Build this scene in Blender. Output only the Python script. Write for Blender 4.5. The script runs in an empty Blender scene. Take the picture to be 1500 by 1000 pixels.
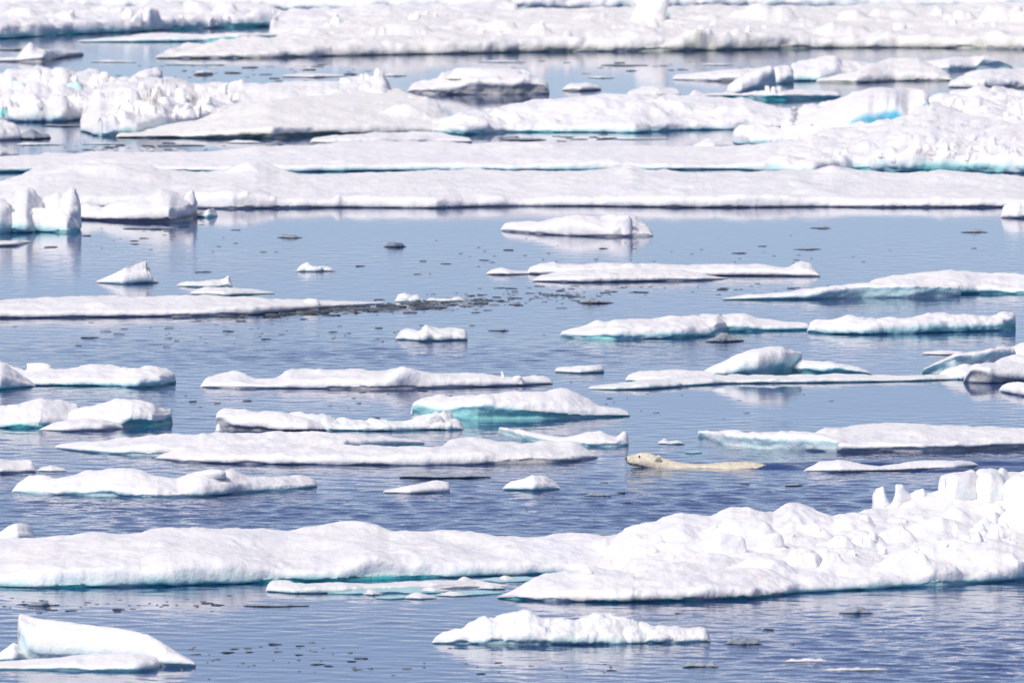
import bpy, bmesh, math, random
import numpy as np

# ------------------------------------------------------------------ camera, sky, sun, exposure
SC = bpy.context.scene
COL = SC.collection
CAM_H = 11.6                      # ship's rail above the sea
LENS = 500.0
FPX = 1500.0 * LENS / 36.0        # focal length in photograph pixels
TILT = math.atan(1100.0 / FPX)    # the horizon lies well above the frame
cam_data = bpy.data.cameras.new('camera')
cam_data.lens = LENS
cam_data.sensor_width = 36.0
cam_data.clip_start = 1.0
cam_data.clip_end = 20000.0
cam_data.dof.use_dof = True
cam_data.dof.focus_distance = 188.0
cam_data.dof.aperture_fstop = 7.1
cam = bpy.data.objects.new('camera', cam_data)
COL.objects.link(cam)
cam.location = (0, 0, CAM_H)
cam.rotation_euler = (math.pi / 2 - TILT, 0, 0)
SC.camera = cam

SUN_EL = math.radians(42.0)
SUN_AZ = math.radians(216.0)      # compass angle of the sun from +Y, clockwise: behind the viewer, to the left
world = bpy.data.worlds.new('World')
SC.world = world
world.use_nodes = True
wn = world.node_tree.nodes
wl = world.node_tree.links
wn.clear()
sky = wn.new('ShaderNodeTexSky')
sky.sky_type = 'NISHITA'
sky.sun_disc = False
sky.sun_elevation = SUN_EL
sky.sun_rotation = SUN_AZ
sky.altitude = 0.0
sky.air_density = 0.5
sky.dust_density = 0.0
sky.ozone_density = 2.0
bg = wn.new('ShaderNodeBackground')
bg.inputs['Strength'].default_value = 0.062
wo = wn.new('ShaderNodeOutputWorld')
wl.new(sky.outputs[0], bg.inputs['Color'])
veil = wn.new('ShaderNodeBackground')          # thin even cloud veil over the whole sky
veil.inputs['Color'].default_value = (0.225, 0.225, 0.295, 1)
veil.inputs['Strength'].default_value = 0.85
both = wn.new('ShaderNodeAddShader')
wl.new(bg.outputs[0], both.inputs[0])
wl.new(veil.outputs[0], both.inputs[1])
wl.new(both.outputs[0], wo.inputs['Surface'])

sun_data = bpy.data.lights.new('sun', 'SUN')
sun_data.energy = 3.6
sun_data.angle = math.radians(14.0)
sun_data.color = (1.0, 0.918, 0.845)
sun = bpy.data.objects.new('sun', sun_data)
COL.objects.link(sun)
to_sun = np.array([math.sin(SUN_AZ) * math.cos(SUN_EL), math.cos(SUN_AZ) * math.cos(SUN_EL), math.sin(SUN_EL)])
from mathutils import Vector
sun.rotation_euler = Vector(to_sun).to_track_quat('Z', 'Y').to_euler()

SC.view_settings.view_transform = 'Standard'
SC.view_settings.look = 'None'
SC.view_settings.gamma = 1.0
SC.view_settings.exposure = 0.02
SC.render.engine = 'CYCLES'
SC.cycles.max_bounces = 6
SC.cycles.use_denoising = True

# ------------------------------------------------------------------ measuring: photograph rows and columns to places on the sea
CT, ST = math.cos(TILT), math.sin(TILT)
def k_row(y):
    """fall per metre of distance of the sight line through row y"""
    v = 500.0 - np.asarray(y, float)
    return (FPX * ST - v * CT) / (FPX * CT + v * ST)
def y_at(row):
    return CAM_H / k_row(row)
def x_ratio(x, row):
    v = 500.0 - np.asarray(row, float)
    return (np.asarray(x, float) - 750.0) / (FPX * CT + v * ST)
def sea(x, row):
    Y = float(y_at(row))
    return np.array([Y * float(x_ratio(x, row)), Y, 0.0])
def px_per_m(row):
    return FPX / y_at(row)
def row_of(Y, z):
    t = (CAM_H - z) / Y          # tan of the angle below the horizontal
    ang = np.arctan(t) - TILT
    return 500.0 + FPX * np.tan(ang)

# ------------------------------------------------------------------ noise
def _hash(ix, iy, iz, seed):
    h = (ix * 374761393 + iy * 668265263 + iz * 2147483647 + seed * 1274126177) & 0xFFFFFFFF
    h = ((h ^ (h >> 13)) * 1274126177) & 0xFFFFFFFF
    h = ((h ^ (h >> 16)) * 2246822519) & 0xFFFFFFFF
    return ((h ^ (h >> 15)) & 0xFFFFFF).astype(np.float64) / 0xFFFFFF
def vnoise(P, seed=0):
    F = np.floor(P)
    I = F.astype(np.int64)
    f = P - F
    f = f * f * f * (f * (f * 6 - 15) + 10)
    out = 0
    for dx in (0, 1):
        wx = f[..., 0] if dx else 1 - f[..., 0]
        for dy in (0, 1):
            wy = f[..., 1] if dy else 1 - f[..., 1]
            for dz in (0, 1):
                wz = f[..., 2] if dz else 1 - f[..., 2]
                out = out + wx * wy * wz * _hash(I[..., 0] + dx, I[..., 1] + dy, I[..., 2] + dz, seed)
    return out * 2 - 1
def fbm(P, seed=0, octs=4, gain=0.5):
    a, s, o = 1.0, 1.0, 0
    for i in range(octs):
        o = o + a * vnoise(P * s + 17.3 * i, seed + i)
        a *= gain
        s *= 2.03
    return o
def cells(P, seed=0):
    """rounded lumps: 0 in the creases, 1 on the crowns"""
    F = np.floor(P).astype(np.int64)
    best = np.full(P.shape[:-1], 9.0)
    for dx in (-1, 0, 1):
        for dy in (-1, 0, 1):
            for dz in (-1, 0, 1):
                c = F + np.array([dx, dy, dz])
                q = np.stack([c[..., i] + _hash(c[..., 0], c[..., 1], c[..., 2], seed + 7 * i) for i in range(3)], -1)
                best = np.minimum(best, ((q - P) ** 2).sum(-1))
    return np.clip(1 - best, 0, 1)

# ------------------------------------------------------------------ objects and tags
def make_mesh(name, V, F, mat, attrs=None, smooth=True):
    me = bpy.data.meshes.new(name)
    V = np.ascontiguousarray(V, dtype=np.float32)
    F = np.ascontiguousarray(F, dtype=np.int32)
    n, k = F.shape
    me.vertices.add(len(V))
    me.vertices.foreach_set('co', V.ravel())
    me.loops.add(n * k)
    me.loops.foreach_set('vertex_index', F.ravel())
    me.polygons.add(n)
    me.polygons.foreach_set('loop_start', np.arange(0, n * k, k, dtype=np.int32))
    me.polygons.foreach_set('use_smooth', np.full(n, smooth))
    me.update(calc_edges=True)
    for an, av in (attrs or {}).items():
        at = me.attributes.new(an, 'FLOAT', 'POINT')
        at.data.foreach_set('value', np.ascontiguousarray(av, dtype=np.float32))
    me.materials.append(mat)
    return me
def link(name, me, parent=None):
    o = bpy.data.objects.new(name, me)
    COL.objects.link(o)
    if parent is not None:
        o.parent = parent
    return o
def tag(o, label=None, cat=None, group=None, kind=None):
    if label: o['label'] = label
    if cat: o['category'] = cat
    if group: o['group'] = group
    if kind: o['kind'] = kind
    return o
def empty(name, loc):
    o = bpy.data.objects.new(name, None)
    COL.objects.link(o)
    o.location = loc
    return o

# ------------------------------------------------------------------ materials
def new_mat(name):
    m = bpy.data.materials.new(name)
    m.use_nodes = True
    nt = m.node_tree
    return m, nt, nt.nodes['Principled BSDF']
def N(nt, t, **kw):
    n = nt.nodes.new(t)
    for k, v in kw.items():
        if k.startswith('i_'):
            n.inputs[k[2:].replace('_', ' ')].default_value = v
        else:
            setattr(n, k, v)
    return n
def mixc(nt, fac, a, b):
    n = nt.nodes.new('ShaderNodeMix')
    n.data_type = 'RGBA'
    for s, v in ((n.inputs[0], fac), (n.inputs[6], a), (n.inputs[7], b)):
        if hasattr(v, 'is_linked'):
            nt.links.new(v, s)
        elif isinstance(v, (int, float)):
            s.default_value = v
        else:
            s.default_value = (*v, 1.0)
    return n.outputs[2]
def ramp(nt, src, lo, hi):
    n = nt.nodes.new('ShaderNodeMapRange')
    n.interpolation_type = 'SMOOTHSTEP'
    nt.links.new(src, n.inputs['Value'])
    n.inputs['From Min'].default_value = lo
    n.inputs['From Max'].default_value = hi
    return n.outputs[0]

def snow_material(name, white, hollow, bare, deep, soil=(0.55, 0.53, 0.47), soil_amt=0.0, bump=0.6, sss=0.08):
    """weathered snow over sea ice; 'bare' is where the snow has gone and the wet ice itself shows"""
    m, nt, b = new_mat(name)
    geo = N(nt, 'ShaderNodeNewGeometry')
    n1 = N(nt, 'ShaderNodeTexNoise', i_Scale=1.1, i_Detail=4.0, i_Roughness=0.6)
    n2 = N(nt, 'ShaderNodeTexNoise', i_Scale=9.0, i_Detail=4.0, i_Roughness=0.65)
    n3 = N(nt, 'ShaderNodeTexNoise', i_Scale=38.0, i_Detail=3.0, i_Roughness=0.7)
    for n in (n1, n2, n3):
        nt.links.new(geo.outputs['Position'], n.inputs['Vector'])
    c = mixc(nt, ramp(nt, n1.outputs[0], 0.45, 0.75), white, hollow)
    n4 = N(nt, 'ShaderNodeTexNoise', i_Scale=1.0, i_Detail=5.0, i_Roughness=0.6)
    mp = N(nt, 'ShaderNodeMapping')
    mp.inputs['Scale'].default_value = (1.6, 0.5, 2.0)
    nt.links.new(geo.outputs['Position'], mp.inputs['Vector'])
    nt.links.new(mp.outputs[0], n4.inputs['Vector'])
    c = mixc(nt, ramp(nt, n4.outputs[0], 0.56, 0.74), c, tuple(0.98 * h for h in hollow))
    c = mixc(nt, ramp(nt, n2.outputs[0], 0.52, 0.8), c, tuple(0.5 * (w + h) for w, h in zip(white, hollow)))
    if soil_amt:
        sm = N(nt, 'ShaderNodeMath', operation='MULTIPLY')
        sm.inputs[1].default_value = soil_amt
        nt.links.new(ramp(nt, n1.outputs[0], 0.35, 0.6), sm.inputs[0])
        c = mixc(nt, sm.outputs[0], c, soil)
    at = N(nt, 'ShaderNodeAttribute', attribute_name='bare')
    ad = N(nt, 'ShaderNodeAttribute', attribute_name='deep')
    dk = mixc(nt, ad.outputs['Fac'], bare, deep)
    c = mixc(nt, at.outputs['Fac'], c, dk)
    nt.links.new(c, b.inputs['Base Color'])
    rg = N(nt, 'ShaderNodeMapRange')
    nt.links.new(at.outputs['Fac'], rg.inputs['Value'])
    rg.inputs['To Min'].default_value = 0.7
    rg.inputs['To Max'].default_value = 0.28
    nt.links.new(rg.outputs[0], b.inputs['Roughness'])
    b.inputs['Specular IOR Level'].default_value = 0.35
    b.inputs['Subsurface Weight'].default_value = 0.7
    b.inputs['Subsurface Radius'].default_value = (0.6, 0.85, 1.0)
    b.inputs['Subsurface Scale'].default_value = sss
    ad1 = N(nt, 'ShaderNodeMath', operation='MULTIPLY_ADD')
    nt.links.new(n3.outputs[0], ad1.inputs[0])
    ad1.inputs[1].default_value = 0.35
    nt.links.new(n2.outputs[0], ad1.inputs[2])
    bp = N(nt, 'ShaderNodeBump', i_Strength=bump, i_Distance=0.05)
    nt.links.new(ad1.outputs[0], bp.inputs['Height'])
    nt.links.new(bp.outputs[0], b.inputs['Normal'])
    return m

WHITE, HOLLOW = (0.90, 0.895, 0.91), (0.80, 0.82, 0.88)
MAT = {
    'teal': snow_material('snow_over_teal_ice', WHITE, HOLLOW, (0.50, 0.84, 0.84), (0.08, 0.56, 0.57)),
    'pale': snow_material('snow_over_pale_ice', WHITE, HOLLOW, (0.66, 0.86, 0.87), (0.36, 0.68, 0.70)),
    'grey': snow_material('snow_over_grey_ice', (0.88, 0.88, 0.89), (0.77, 0.79, 0.84), (0.58, 0.59, 0.60), (0.34, 0.36, 0.37)),
    'green': snow_material('snow_over_green_ice', (0.88, 0.87, 0.86), (0.80, 0.80, 0.82), (0.62, 0.62, 0.54), (0.12, 0.26, 0.22)),
    'cream': snow_material('cream_stained_snow', (0.91, 0.905, 0.895), (0.86, 0.86, 0.88), (0.62, 0.62, 0.52), (0.13, 0.26, 0.22), (0.90, 0.88, 0.80), 0.25),
    'slush': snow_material('porous_slush_ice', (0.88, 0.89, 0.90), (0.70, 0.77, 0.80), (0.62, 0.80, 0.80), (0.25, 0.45, 0.47), bump=0.8),
    'wet': snow_material('wet_grey_ice', (0.36, 0.40, 0.45), (0.13, 0.17, 0.22), (0.11, 0.14, 0.18), (0.05, 0.07, 0.09), bump=1.0),
    'dirty': snow_material('grit_stained_snow', WHITE, HOLLOW, (0.50, 0.50, 0.48), (0.05, 0.42, 0.43)),
    'azure': snow_material('snow_over_azure_ice', WHITE, HOLLOW, (0.16, 0.62, 0.80), (0.04, 0.48, 0.68)),
    'blue': snow_material('clear_blue_ice', (0.40, 0.66, 0.72), (0.25, 0.55, 0.62), (0.14, 0.50, 0.56), (0.02, 0.34, 0.40)),
}
# ------------------------------------------------------------------ water
def make_water():
    m, nt, b = new_mat('sea_water')
    b.inputs['Base Color'].default_value = (0.012, 0.050, 0.19, 1)
    b.inputs['Roughness'].default_value = 0.04
    b.inputs['IOR'].default_value = 1.333
    geo = N(nt, 'ShaderNodeNewGeometry')
    mp = N(nt, 'ShaderNodeMapping')
    mp.inputs['Scale'].default_value = (1.0, 0.8, 1.0)
    nt.links.new(geo.outputs['Position'], mp.inputs['Vector'])
    n1 = N(nt, 'ShaderNodeTexNoise', i_Scale=3.2, i_Detail=3.0, i_Roughness=0.55)
    nt.links.new(mp.outputs[0], n1.inputs['Vector'])
    at = N(nt, 'ShaderNodeAttribute', attribute_name='ruffle')
    mu = N(nt, 'ShaderNodeMath', operation='MULTIPLY')
    nt.links.new(n1.outputs[0], mu.inputs[0])
    nt.links.new(at.outputs['Fac'], mu.inputs[1])
    bp = N(nt, 'ShaderNodeBump', i_Strength=1.0, i_Distance=WATER_BUMP)
    nt.links.new(mu.outputs[0], bp.inputs['Height'])
    nt.links.new(bp.outputs[0], b.inputs['Normal'])
    rows = np.linspace(-60, 1060, 1500)
    Y = y_at(rows)[::-1]
    cols = np.linspace(-260, 1760, 330)
    U = (cols - 750) / FPX
    YY, UU = np.meshgrid(Y, U, indexing='ij')
    X = YY * UU
    P = np.stack([X, YY, np.zeros_like(X)], -1)
    ROW = row_of(YY, 0)
    CL = UU * FPX + 750
    # wind-ruffled patches and calm lanes
    r = 0.20 + 0.16 * fbm(P * np.array([0.10, 0.035, 1]), 5, 3)
    r = r + 0.28 * np.clip((ROW - 440) / 260, 0, 1)
    for (cx, cy, rx, ry, a) in RUFFLE:
        r = r + a * np.exp(-((CL - cx) / rx) ** 2 - ((ROW - cy) / ry) ** 2)
    r = np.clip(r, 0.07, 1.6)
    rng = np.random.default_rng(4)
    Z = np.zeros_like(X)
    for i in range(46):
        lam = 0.26 * (4.6) ** rng.random()
        th = rng.normal(0.3, 0.9)
        kx, ky = math.sin(th) * 2 * math.pi / lam, math.cos(th) * 2 * math.pi / lam
        amp = WAVE_SLOPE * lam / (2 * math.pi) / math.sqrt(23) * (0.4 if lam > 0.75 else 1.0)
        fade = np.clip(lam / (2.6 * np.gradient(Y)) - 0.6, 0, 1)[:, None]
        Z += fade * amp * np.sin(kx * X + ky * YY + rng.random() * 6.28)
    Z *= r
    # the swimmer's wake spreading behind it
    s0 = sea(1085, 684)
    dx = X - s0[0]
    for sgn, A in ((1, 0.055), (-1, 0.05)):
        dd = (YY - s0[1]) - sgn * 0.24 * dx
        env = np.clip(dx / 0.5, 0, 1) * np.exp(-np.clip(dx, 0, None) / 6.0) * np.exp(-(dd / 0.6) ** 2)
        Z += A * env * np.cos(2 * math.pi * dd / 0.85)
    P[..., 2] = Z
    nr, nc = X.shape
    idx = np.arange(nr * nc).reshape(nr, nc)
    F = np.stack([idx[:-1, :-1], idx[:-1, 1:], idx[1:, 1:], idx[1:, :-1]], -1).reshape(-1, 4)
    V = P.reshape(-1, 3)
    ru = r.ravel()
    # calm sheet out to the horizon, sewn on round the edge of the detailed part
    def ring(border, far):
        nonlocal V, F, ru
        base = len(V)
        V = np.concatenate([V, far])
        ru = np.concatenate([ru, np.full(len(far), 0.3)])
        n = len(border)
        j = np.arange(n)
        F = np.concatenate([F, np.stack([border[j], border[(j + 1) % n], base + (j + 1) % n, base + j], -1)])
    bd = np.concatenate([idx[0, :-1], idx[:-1, -1], idx[-1, :0:-1], idx[:0:-1, 0]])
    B = V[bd]
    c = np.array([0, 300.0, 0])
    d = B - c
    far = c + d / np.maximum(np.abs(d[:, :1]) / 9000.0, np.abs(d[:, 1:2]) / 9000.0)
    far[:, 2] = 0
    ring(bd[::-1], far[::-1])
    o = link('sea', make_mesh('sea', V, F, m, {'ruffle': ru}))
    tag(o, 'calm blue grey polar sea with wind ripples between the floes', kind='structure')

# ------------------------------------------------------------------ ice
def smooth1(a, sig):
    if sig < 0.5: return a
    n = int(sig * 3) + 1
    k = np.exp(-0.5 * (np.arange(-n, n + 1) / sig) ** 2)
    k /= k.sum()
    return np.convolve(np.pad(a, n, mode='edge'), k, 'valid')
def line(pts, xs):
    p = sorted(pts)
    return np.interp(xs, [q[0] for q in p], [q[1] for q in p])
SURF = {}
def ice(name, f, t, l=None, a=0.4, q=0.35, over=None, col='teal', n=1.0, rub=0.07, rubs=2.6, bare=1.0, deep=0.5, end=7,
        sm=1.2, dmin=0.3, dmax=60, rp=0.82, step=None, parent=None, wob=1.0, seed=None, key=None, soft=1.0, jag=0.10, dense=1.0, rubr=None, streak=0.0):
    """a floe from its measured waterline f, top outline t and (where seen) the lower edge l of its overhanging lip.
    a: how much of the rest is front shoulder; q: how much of the rise behind it is height rather than depth"""
    seed = seed if seed is not None else (int(f[0][0] * 7 + f[0][1] * 131) & 0xFFFF)
    x0, x1 = max(min(f[0][0], t[0][0]), -160), min(max(f[-1][0], t[-1][0]), 1660)
    W = x1 - x0
    step = step or (1.5 if W < 300 else 2.0)
    nx = int(W / step) + 2
    xs = np.linspace(x0, x1, nx)
    dxp = W / (nx - 1)
    yf, yt = line(f, xs), smooth1(line(t, xs), sm / dxp)
    yf = smooth1(yf, 2.0 / dxp)
    yf = yf + jag * fbm(np.stack([xs / 34.0, np.zeros(nx), np.full(nx, seed * 0.53)], -1), seed + 21, 3)
    H = np.maximum(yf - yt, 0.5)
    Yf = y_at(yf)
    sc = FPX / Yf
    # the ends close round
    e = np.minimum(end, W * 0.25)
    dl, dr = np.clip((xs - x0) / e, 0, 1), np.clip((x1 - xs) / e, 0, 1)
    tap = np.sqrt(np.clip(1 - (1 - np.minimum(dl, dr)) ** 2, 0, 1)) * 0.97 + 0.03
    rag = fbm(np.stack([xs / 26.0, np.zeros(nx), np.full(nx, seed * 0.37)], -1), seed, 4)
    rag2 = fbm(np.stack([xs / 9.0, np.zeros(nx), np.full(nx, seed * 0.91)], -1), seed + 3, 3)
    yt = yf - H * tap
    H = yf - yt
    if l is None:
        yu = yf - H * 0.10 * (1 + 0.7 * rag) - 0.6
        ov = 0.03 + 0.05 * H / sc if over is None else over
    else:
        yu = np.minimum(line(l, xs), yf - 0.5)
        yu = yf - (yf - yu) * tap
        yu = yu + 0.10 * (yf - yu) * rag2 * wob
        ov = (0.03 + 0.12 * (yf - yu) / sc) if over is None else over * 0.3
    yu = np.clip(yu, yt + 0.25 * H, yf - 0.3)
    ys = yu - a * (yu - yt)
    kslope = k_row(yf)
    D = (1 - q) * (ys - yt) / sc / kslope
    D = np.clip(smooth1(D, 10 / dxp), dmin * tap, dmax)
    ov = ov * tap
    w = np.minimum(0.9 * (yu - ys) / sc + 0.03, 0.45 * D + 0.02)
    zu = np.maximum(CAM_H - (Yf - ov) * k_row(yu), 0.006)
    zs = np.maximum(CAM_H - (Yf - ov + w) * k_row(ys), zu + 0.005)
    zr = np.maximum(CAM_H - (Yf + D * rp) * k_row(yt), 0.35 * zs)
    # cross-section, front underside round to the back
    S, Z, BA, DE = [], [], [], []
    def add(s, z, b, d):
        S.append(s); Z.append(z); BA.append(np.broadcast_to(b, (nx,))); DE.append(np.broadcast_to(d, (nx,)))
    dn = np.minimum(0.35, 0.3 + 0 * zs)
    add(ov * 0.6 + 0.25 * D, -dn, 1, 1)
    add(0.10 * ov + 0.05 * D, -0.4 * dn, 1, 1)
    nu = 7 if l is not None else 3
    for i in range(nu + 1):
        u = i / nu
        add(-ov * u ** 1.4, zu * u, 1.0, 1 - u)
    for i in range(1, 8):
        ph = i / 7 * math.pi / 2
        add(-ov + w * (1 - math.cos(ph)), zu + (zs - zu) * math.sin(ph), max(0, 1 - i / 2.4) ** 1.5, 0)
    nt_ = int(np.clip(np.median(D) / 0.09, 9, 60) * dense)
    for i in range(1, nt_ + 1):
        u = i / nt_
        ea = u ** 0.9 if q < 0.5 else math.sin(u * math.pi / 2) ** 0.9
        add(-ov + w + (D * rp + ov - w) * u, zs + (zr - zs) * ea, 0, 0)
    for i in range(1, 7):
        ph = i / 6 * math.pi / 2
        add(D * rp + D * (1 - rp) * math.sin(ph), zr * math.cos(ph), 0, 0)
    add(D * 0.92, -dn * 0.6 + 0 * D, 1, 1)
    add(D * 0.6 + 0.02, -dn * 1.0 + 0 * D, 1, 1)
    S, Z, BA, DE = (np.stack(v, 1) for v in (S, Z, BA, DE))
    Yw = Yf[:, None] + S
    Xw = Yw * x_ratio(xs, yf)[:, None]
    P = np.stack([Xw, Yw, Z], -1)
    # weathering: swells, hollows, lumps
    du = np.gradient(P, axis=0); dv = np.gradient(P, axis=1)
    nrm = np.cross(dv, du)
    nrm /= np.linalg.norm(nrm, axis=-1, keepdims=True) + 1e-9
    if nrm[:, nu + 12, 2].mean() < 0: nrm = -nrm
    Hm = (H / sc)[:, None]
    amp = np.minimum(1.0, Hm / 0.25) * tap[:, None]
    up = np.clip(Z / 0.03, 0, 1)
    big = fbm(P * np.array([0.8, 0.45, 3.0]) + seed, seed, 3) * 0.036
    mid = fbm(P * np.array([2.6, 1.8, 7.0]) + seed, seed + 9, 3) * 0.026
    fine = fbm(P * np.array([10, 7, 10.0]) + seed, seed + 5, 3) * 0.007
    sas = fbm(P * np.array([0.9, 2.2, 3.0]) + 3 * seed, seed + 15, 3) * 0.014
    disp = (big * soft + mid + fine + sas) * n
    if rub:
        wq = np.stack([fbm(P * 1.7 + seed, seed + 31, 2), fbm(P * 1.7 + 40 + seed, seed + 32, 2), fbm(P * 1.7 + 80, seed + 33, 2)], -1) * 0.28
        cl = cells((P + wq) * np.array([rubs, rubs * 0.7, rubs]) + seed * 0.1, seed) - 0.55
        cl2 = cells((P + wq) * np.array([rubs, rubs * 0.7, rubs]) * 2.3 + seed * 0.1, seed + 2) - 0.55
        rr = rub if rubr is None else rub * np.interp(xs, [q_[0] for q_ in rubr], [q_[1] for q_ in rubr])[:, None]
        disp = disp + rr * (0.16 * cl + 0.06 * cl2)
    P = P + nrm * (disp * amp * up)[..., None]
    nb = fbm(P * np.array([2.2, 2.2, 6.0]) + seed, seed + 11, 3)
    if streak:
        sx = fbm(np.stack([P[..., 0] * 5.0, P[..., 0] * 0 + seed, P[..., 2] * 0.8], -1), seed + 41, 3)
        sy = fbm(np.stack([P[..., 0] * 0.35, P[..., 0] * 0 + seed, P[..., 2] * 0], -1), seed + 42, 2)
        low = np.clip(1.3 - P[..., 2] / (zs[:, None] * 0.9 + 0.01), 0, 1) * (np.arange(S.shape[1]) < nu + 14)
        BA = np.maximum(BA, streak * low * np.clip(0.2 + sx, 0, 1) * np.clip(0.3 + 1.4 * sy, 0, 1))
    BAm = np.clip(BA * (1 + 0.5 * nb), 0, 1) * bare
    DEm = np.clip(DE * 0.9 + 0.25 * nb, 0, 1) * deep * 2
    M = S.shape[1]
    idx = np.arange(nx * M).reshape(nx, M)
    j2 = np.roll(idx, -1, axis=1)
    F = np.stack([idx[:-1], j2[:-1], j2[1:], idx[1:]], -1).reshape(-1, 4)[:, ::-1]
    V = P.reshape(-1, 3)
    A = {'bare': np.clip(BAm, 0, 1).ravel(), 'deep': np.clip(DEm, 0, 1).ravel()}
    org = np.array([V[:, 0].mean(), V[:, 1].mean(), 0.0])
    po = np.array(parent.location) if parent is not None else np.zeros(3)
    o = link(name, make_mesh(name, V - org, F, MAT[col], A), parent)
    o.location = org - po
    SURF[key or o.name] = (xs, P, nu, o, org)
    return o
def on(key, x, row):
    """the place on a floe's upper surface that shows at this column and row"""
    xs, P, nu = SURF[key][:3]
    i = int(np.clip(np.searchsorted(xs, x), 0, len(xs) - 1))
    c = P[i, nu + 3:-3]
    r = row_of(c[:, 1], c[:, 2])
    m = np.minimum.accumulate(r)
    j = np.where(m <= row)[0]
    return c[j[0]] if len(j) else c[np.argmin(r)]

DIRTY = set()
def bump(key, x, row, w, h, pw=1.0, asp=1.4, warp=0.35):
    """raise a drift or hummock out of a floe's own surface: column, foot row, width and height as measured"""
    xs, P, nu, o, org = SURF[key]
    at = on(key, x, row)
    ppm = FPX / at[1]
    rx = 0.5 * w / ppm
    ry = rx * asp
    c = at + np.array([0, 0.45 * ry, 0])
    T = P[:, nu + 4:-3]
    sd = int(x * 3 + row * 7)
    Q = T[..., :2] - c[:2]
    n1 = fbm(np.stack([T[..., 0] / rx, T[..., 1] / rx, np.full(T.shape[:2], sd * 0.7)], -1) * 0.9, sd, 3)
    n2 = fbm(np.stack([T[..., 0] / rx, T[..., 1] / rx, np.full(T.shape[:2], sd * 0.3)], -1) * 0.9, sd + 5, 3)
    d2 = ((Q[..., 0] + warp * rx * n1) / rx) ** 2 + ((Q[..., 1] + warp * ry * n2) / ry) ** 2
    g = np.exp(-(1.6 * d2) ** pw)
    edge = np.clip((T[..., 2] - 0.01) / 0.08, 0, 1)
    T[..., 2] += g * edge * h / ppm * (1 + 0.25 * n2)
    DIRTY.add(key)
def flush():
    for k in DIRTY:
        xs, P, nu, o, org = SURF[k]
        V = np.ascontiguousarray((P.reshape(-1, 3) - org), dtype=np.float32)
        o.data.vertices.foreach_set('co', V.ravel())
        o.data.update()
    DIRTY.clear()
def hummocks(key, xr, lo, hi, count, wmin, wmax, seed, pw=1.6, hs=1.0):
    rng = np.random.default_rng(seed)
    for _ in range(count):
        x = rng.uniform(*xr)
        r = rng.uniform(lo(x) if callable(lo) else lo, hi(x) if callable(hi) else hi)
        w = wmin + (wmax - wmin) * rng.random() ** 2
        bump(key, x, r, w, w * hs * rng.uniform(0.12, 0.32), pw, rng.uniform(0.8, 1.8), 0.5)

def boulder(seed, p=4.0, cuts=4, res=10, nz=0.05, facet=0.82):
    """a rounded, broken lump of ice inside the unit box, standing on z = 0"""
    rng = np.random.default_rng(seed)
    g = np.linspace(-1, 1, res + 1)
    V, F = [], []
    for ax in range(3):
        for s in (-1, 1):
            a, b = np.meshgrid(g, g, indexing='ij')
            q = np.zeros(a.shape + (3,))
            q[..., ax] = s
            q[..., (ax + 1) % 3] = a
            q[..., (ax + 2) % 3] = b * s
            base = sum(len(v) for v in V)
            V.append(q.reshape(-1, 3))
            ii = np.arange((res + 1) ** 2).reshape(res + 1, res + 1) + base
            F.append(np.stack([ii[:-1, :-1], ii[1:, :-1], ii[1:, 1:], ii[:-1, 1:]], -1).reshape(-1, 4))
    V = np.concatenate(V); F = np.concatenate(F)
    key = np.round(V * 1e4).astype(np.int64)
    _, first, inv = np.unique(key, axis=0, return_index=True, return_inverse=True)
    V = V[first]; F = inv.reshape(-1)[F]
    d = V / np.linalg.norm(V, axis=1, keepdims=True)
    r = (np.abs(d) ** p).sum(1) ** (-1 / p)
    P = d * r[:, None]
    # below the middle the block runs straight down into the snow instead of curving under
    e = np.hypot(d[:, 0], d[:, 1]) + 1e-6
    dq = d[:, :2] / e[:, None]
    req = np.maximum((np.abs(dq) ** p).sum(1), 1e-3) ** (-1 / p)
    low = d[:, 2] < 0
    P[low, :2] = (dq * (req * (1 + 0.22 * np.abs(P[:, 2])) * np.minimum(1, e / 0.6))[:, None])[low]
    for _ in range(cuts):
        nn = rng.normal(size=3); nn[2] = abs(nn[2]) * 0.7; nn /= np.linalg.norm(nn)
        c = rng.uniform(facet, facet + 0.3)
        h = P @ nn - c
        P = P - np.outer(np.where(h > 0, h * 0.88, 0), nn)
    # tip it a little
    al = rng.normal(0, 0.22, 2)
    P[:, 2] = P[:, 2] * (1 + 0 * al[0]) + np.where(P[:, 2] > 0, P[:, 0] * al[0] + P[:, 1] * al[1], 0) * np.clip(P[:, 2], 0, 1)
    P = P + d * (fbm(P * 1.3 + seed, seed, 3) * nz * 1.6 + fbm(P * 4.5 + seed, seed + 1, 2) * nz * 0.5)[:, None]
    sh = rng.normal(0, 0.12, 2)
    P[:, 0] += sh[0] * P[:, 2]; P[:, 1] += sh[1] * P[:, 2]
    mn, mx = P.min(0), P.max(0)
    P = (P - (mn + mx) / 2) / (mx - mn) * np.array([1, 1, 1.0])
    P[:, 2] += 0.5
    return P, F
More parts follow.
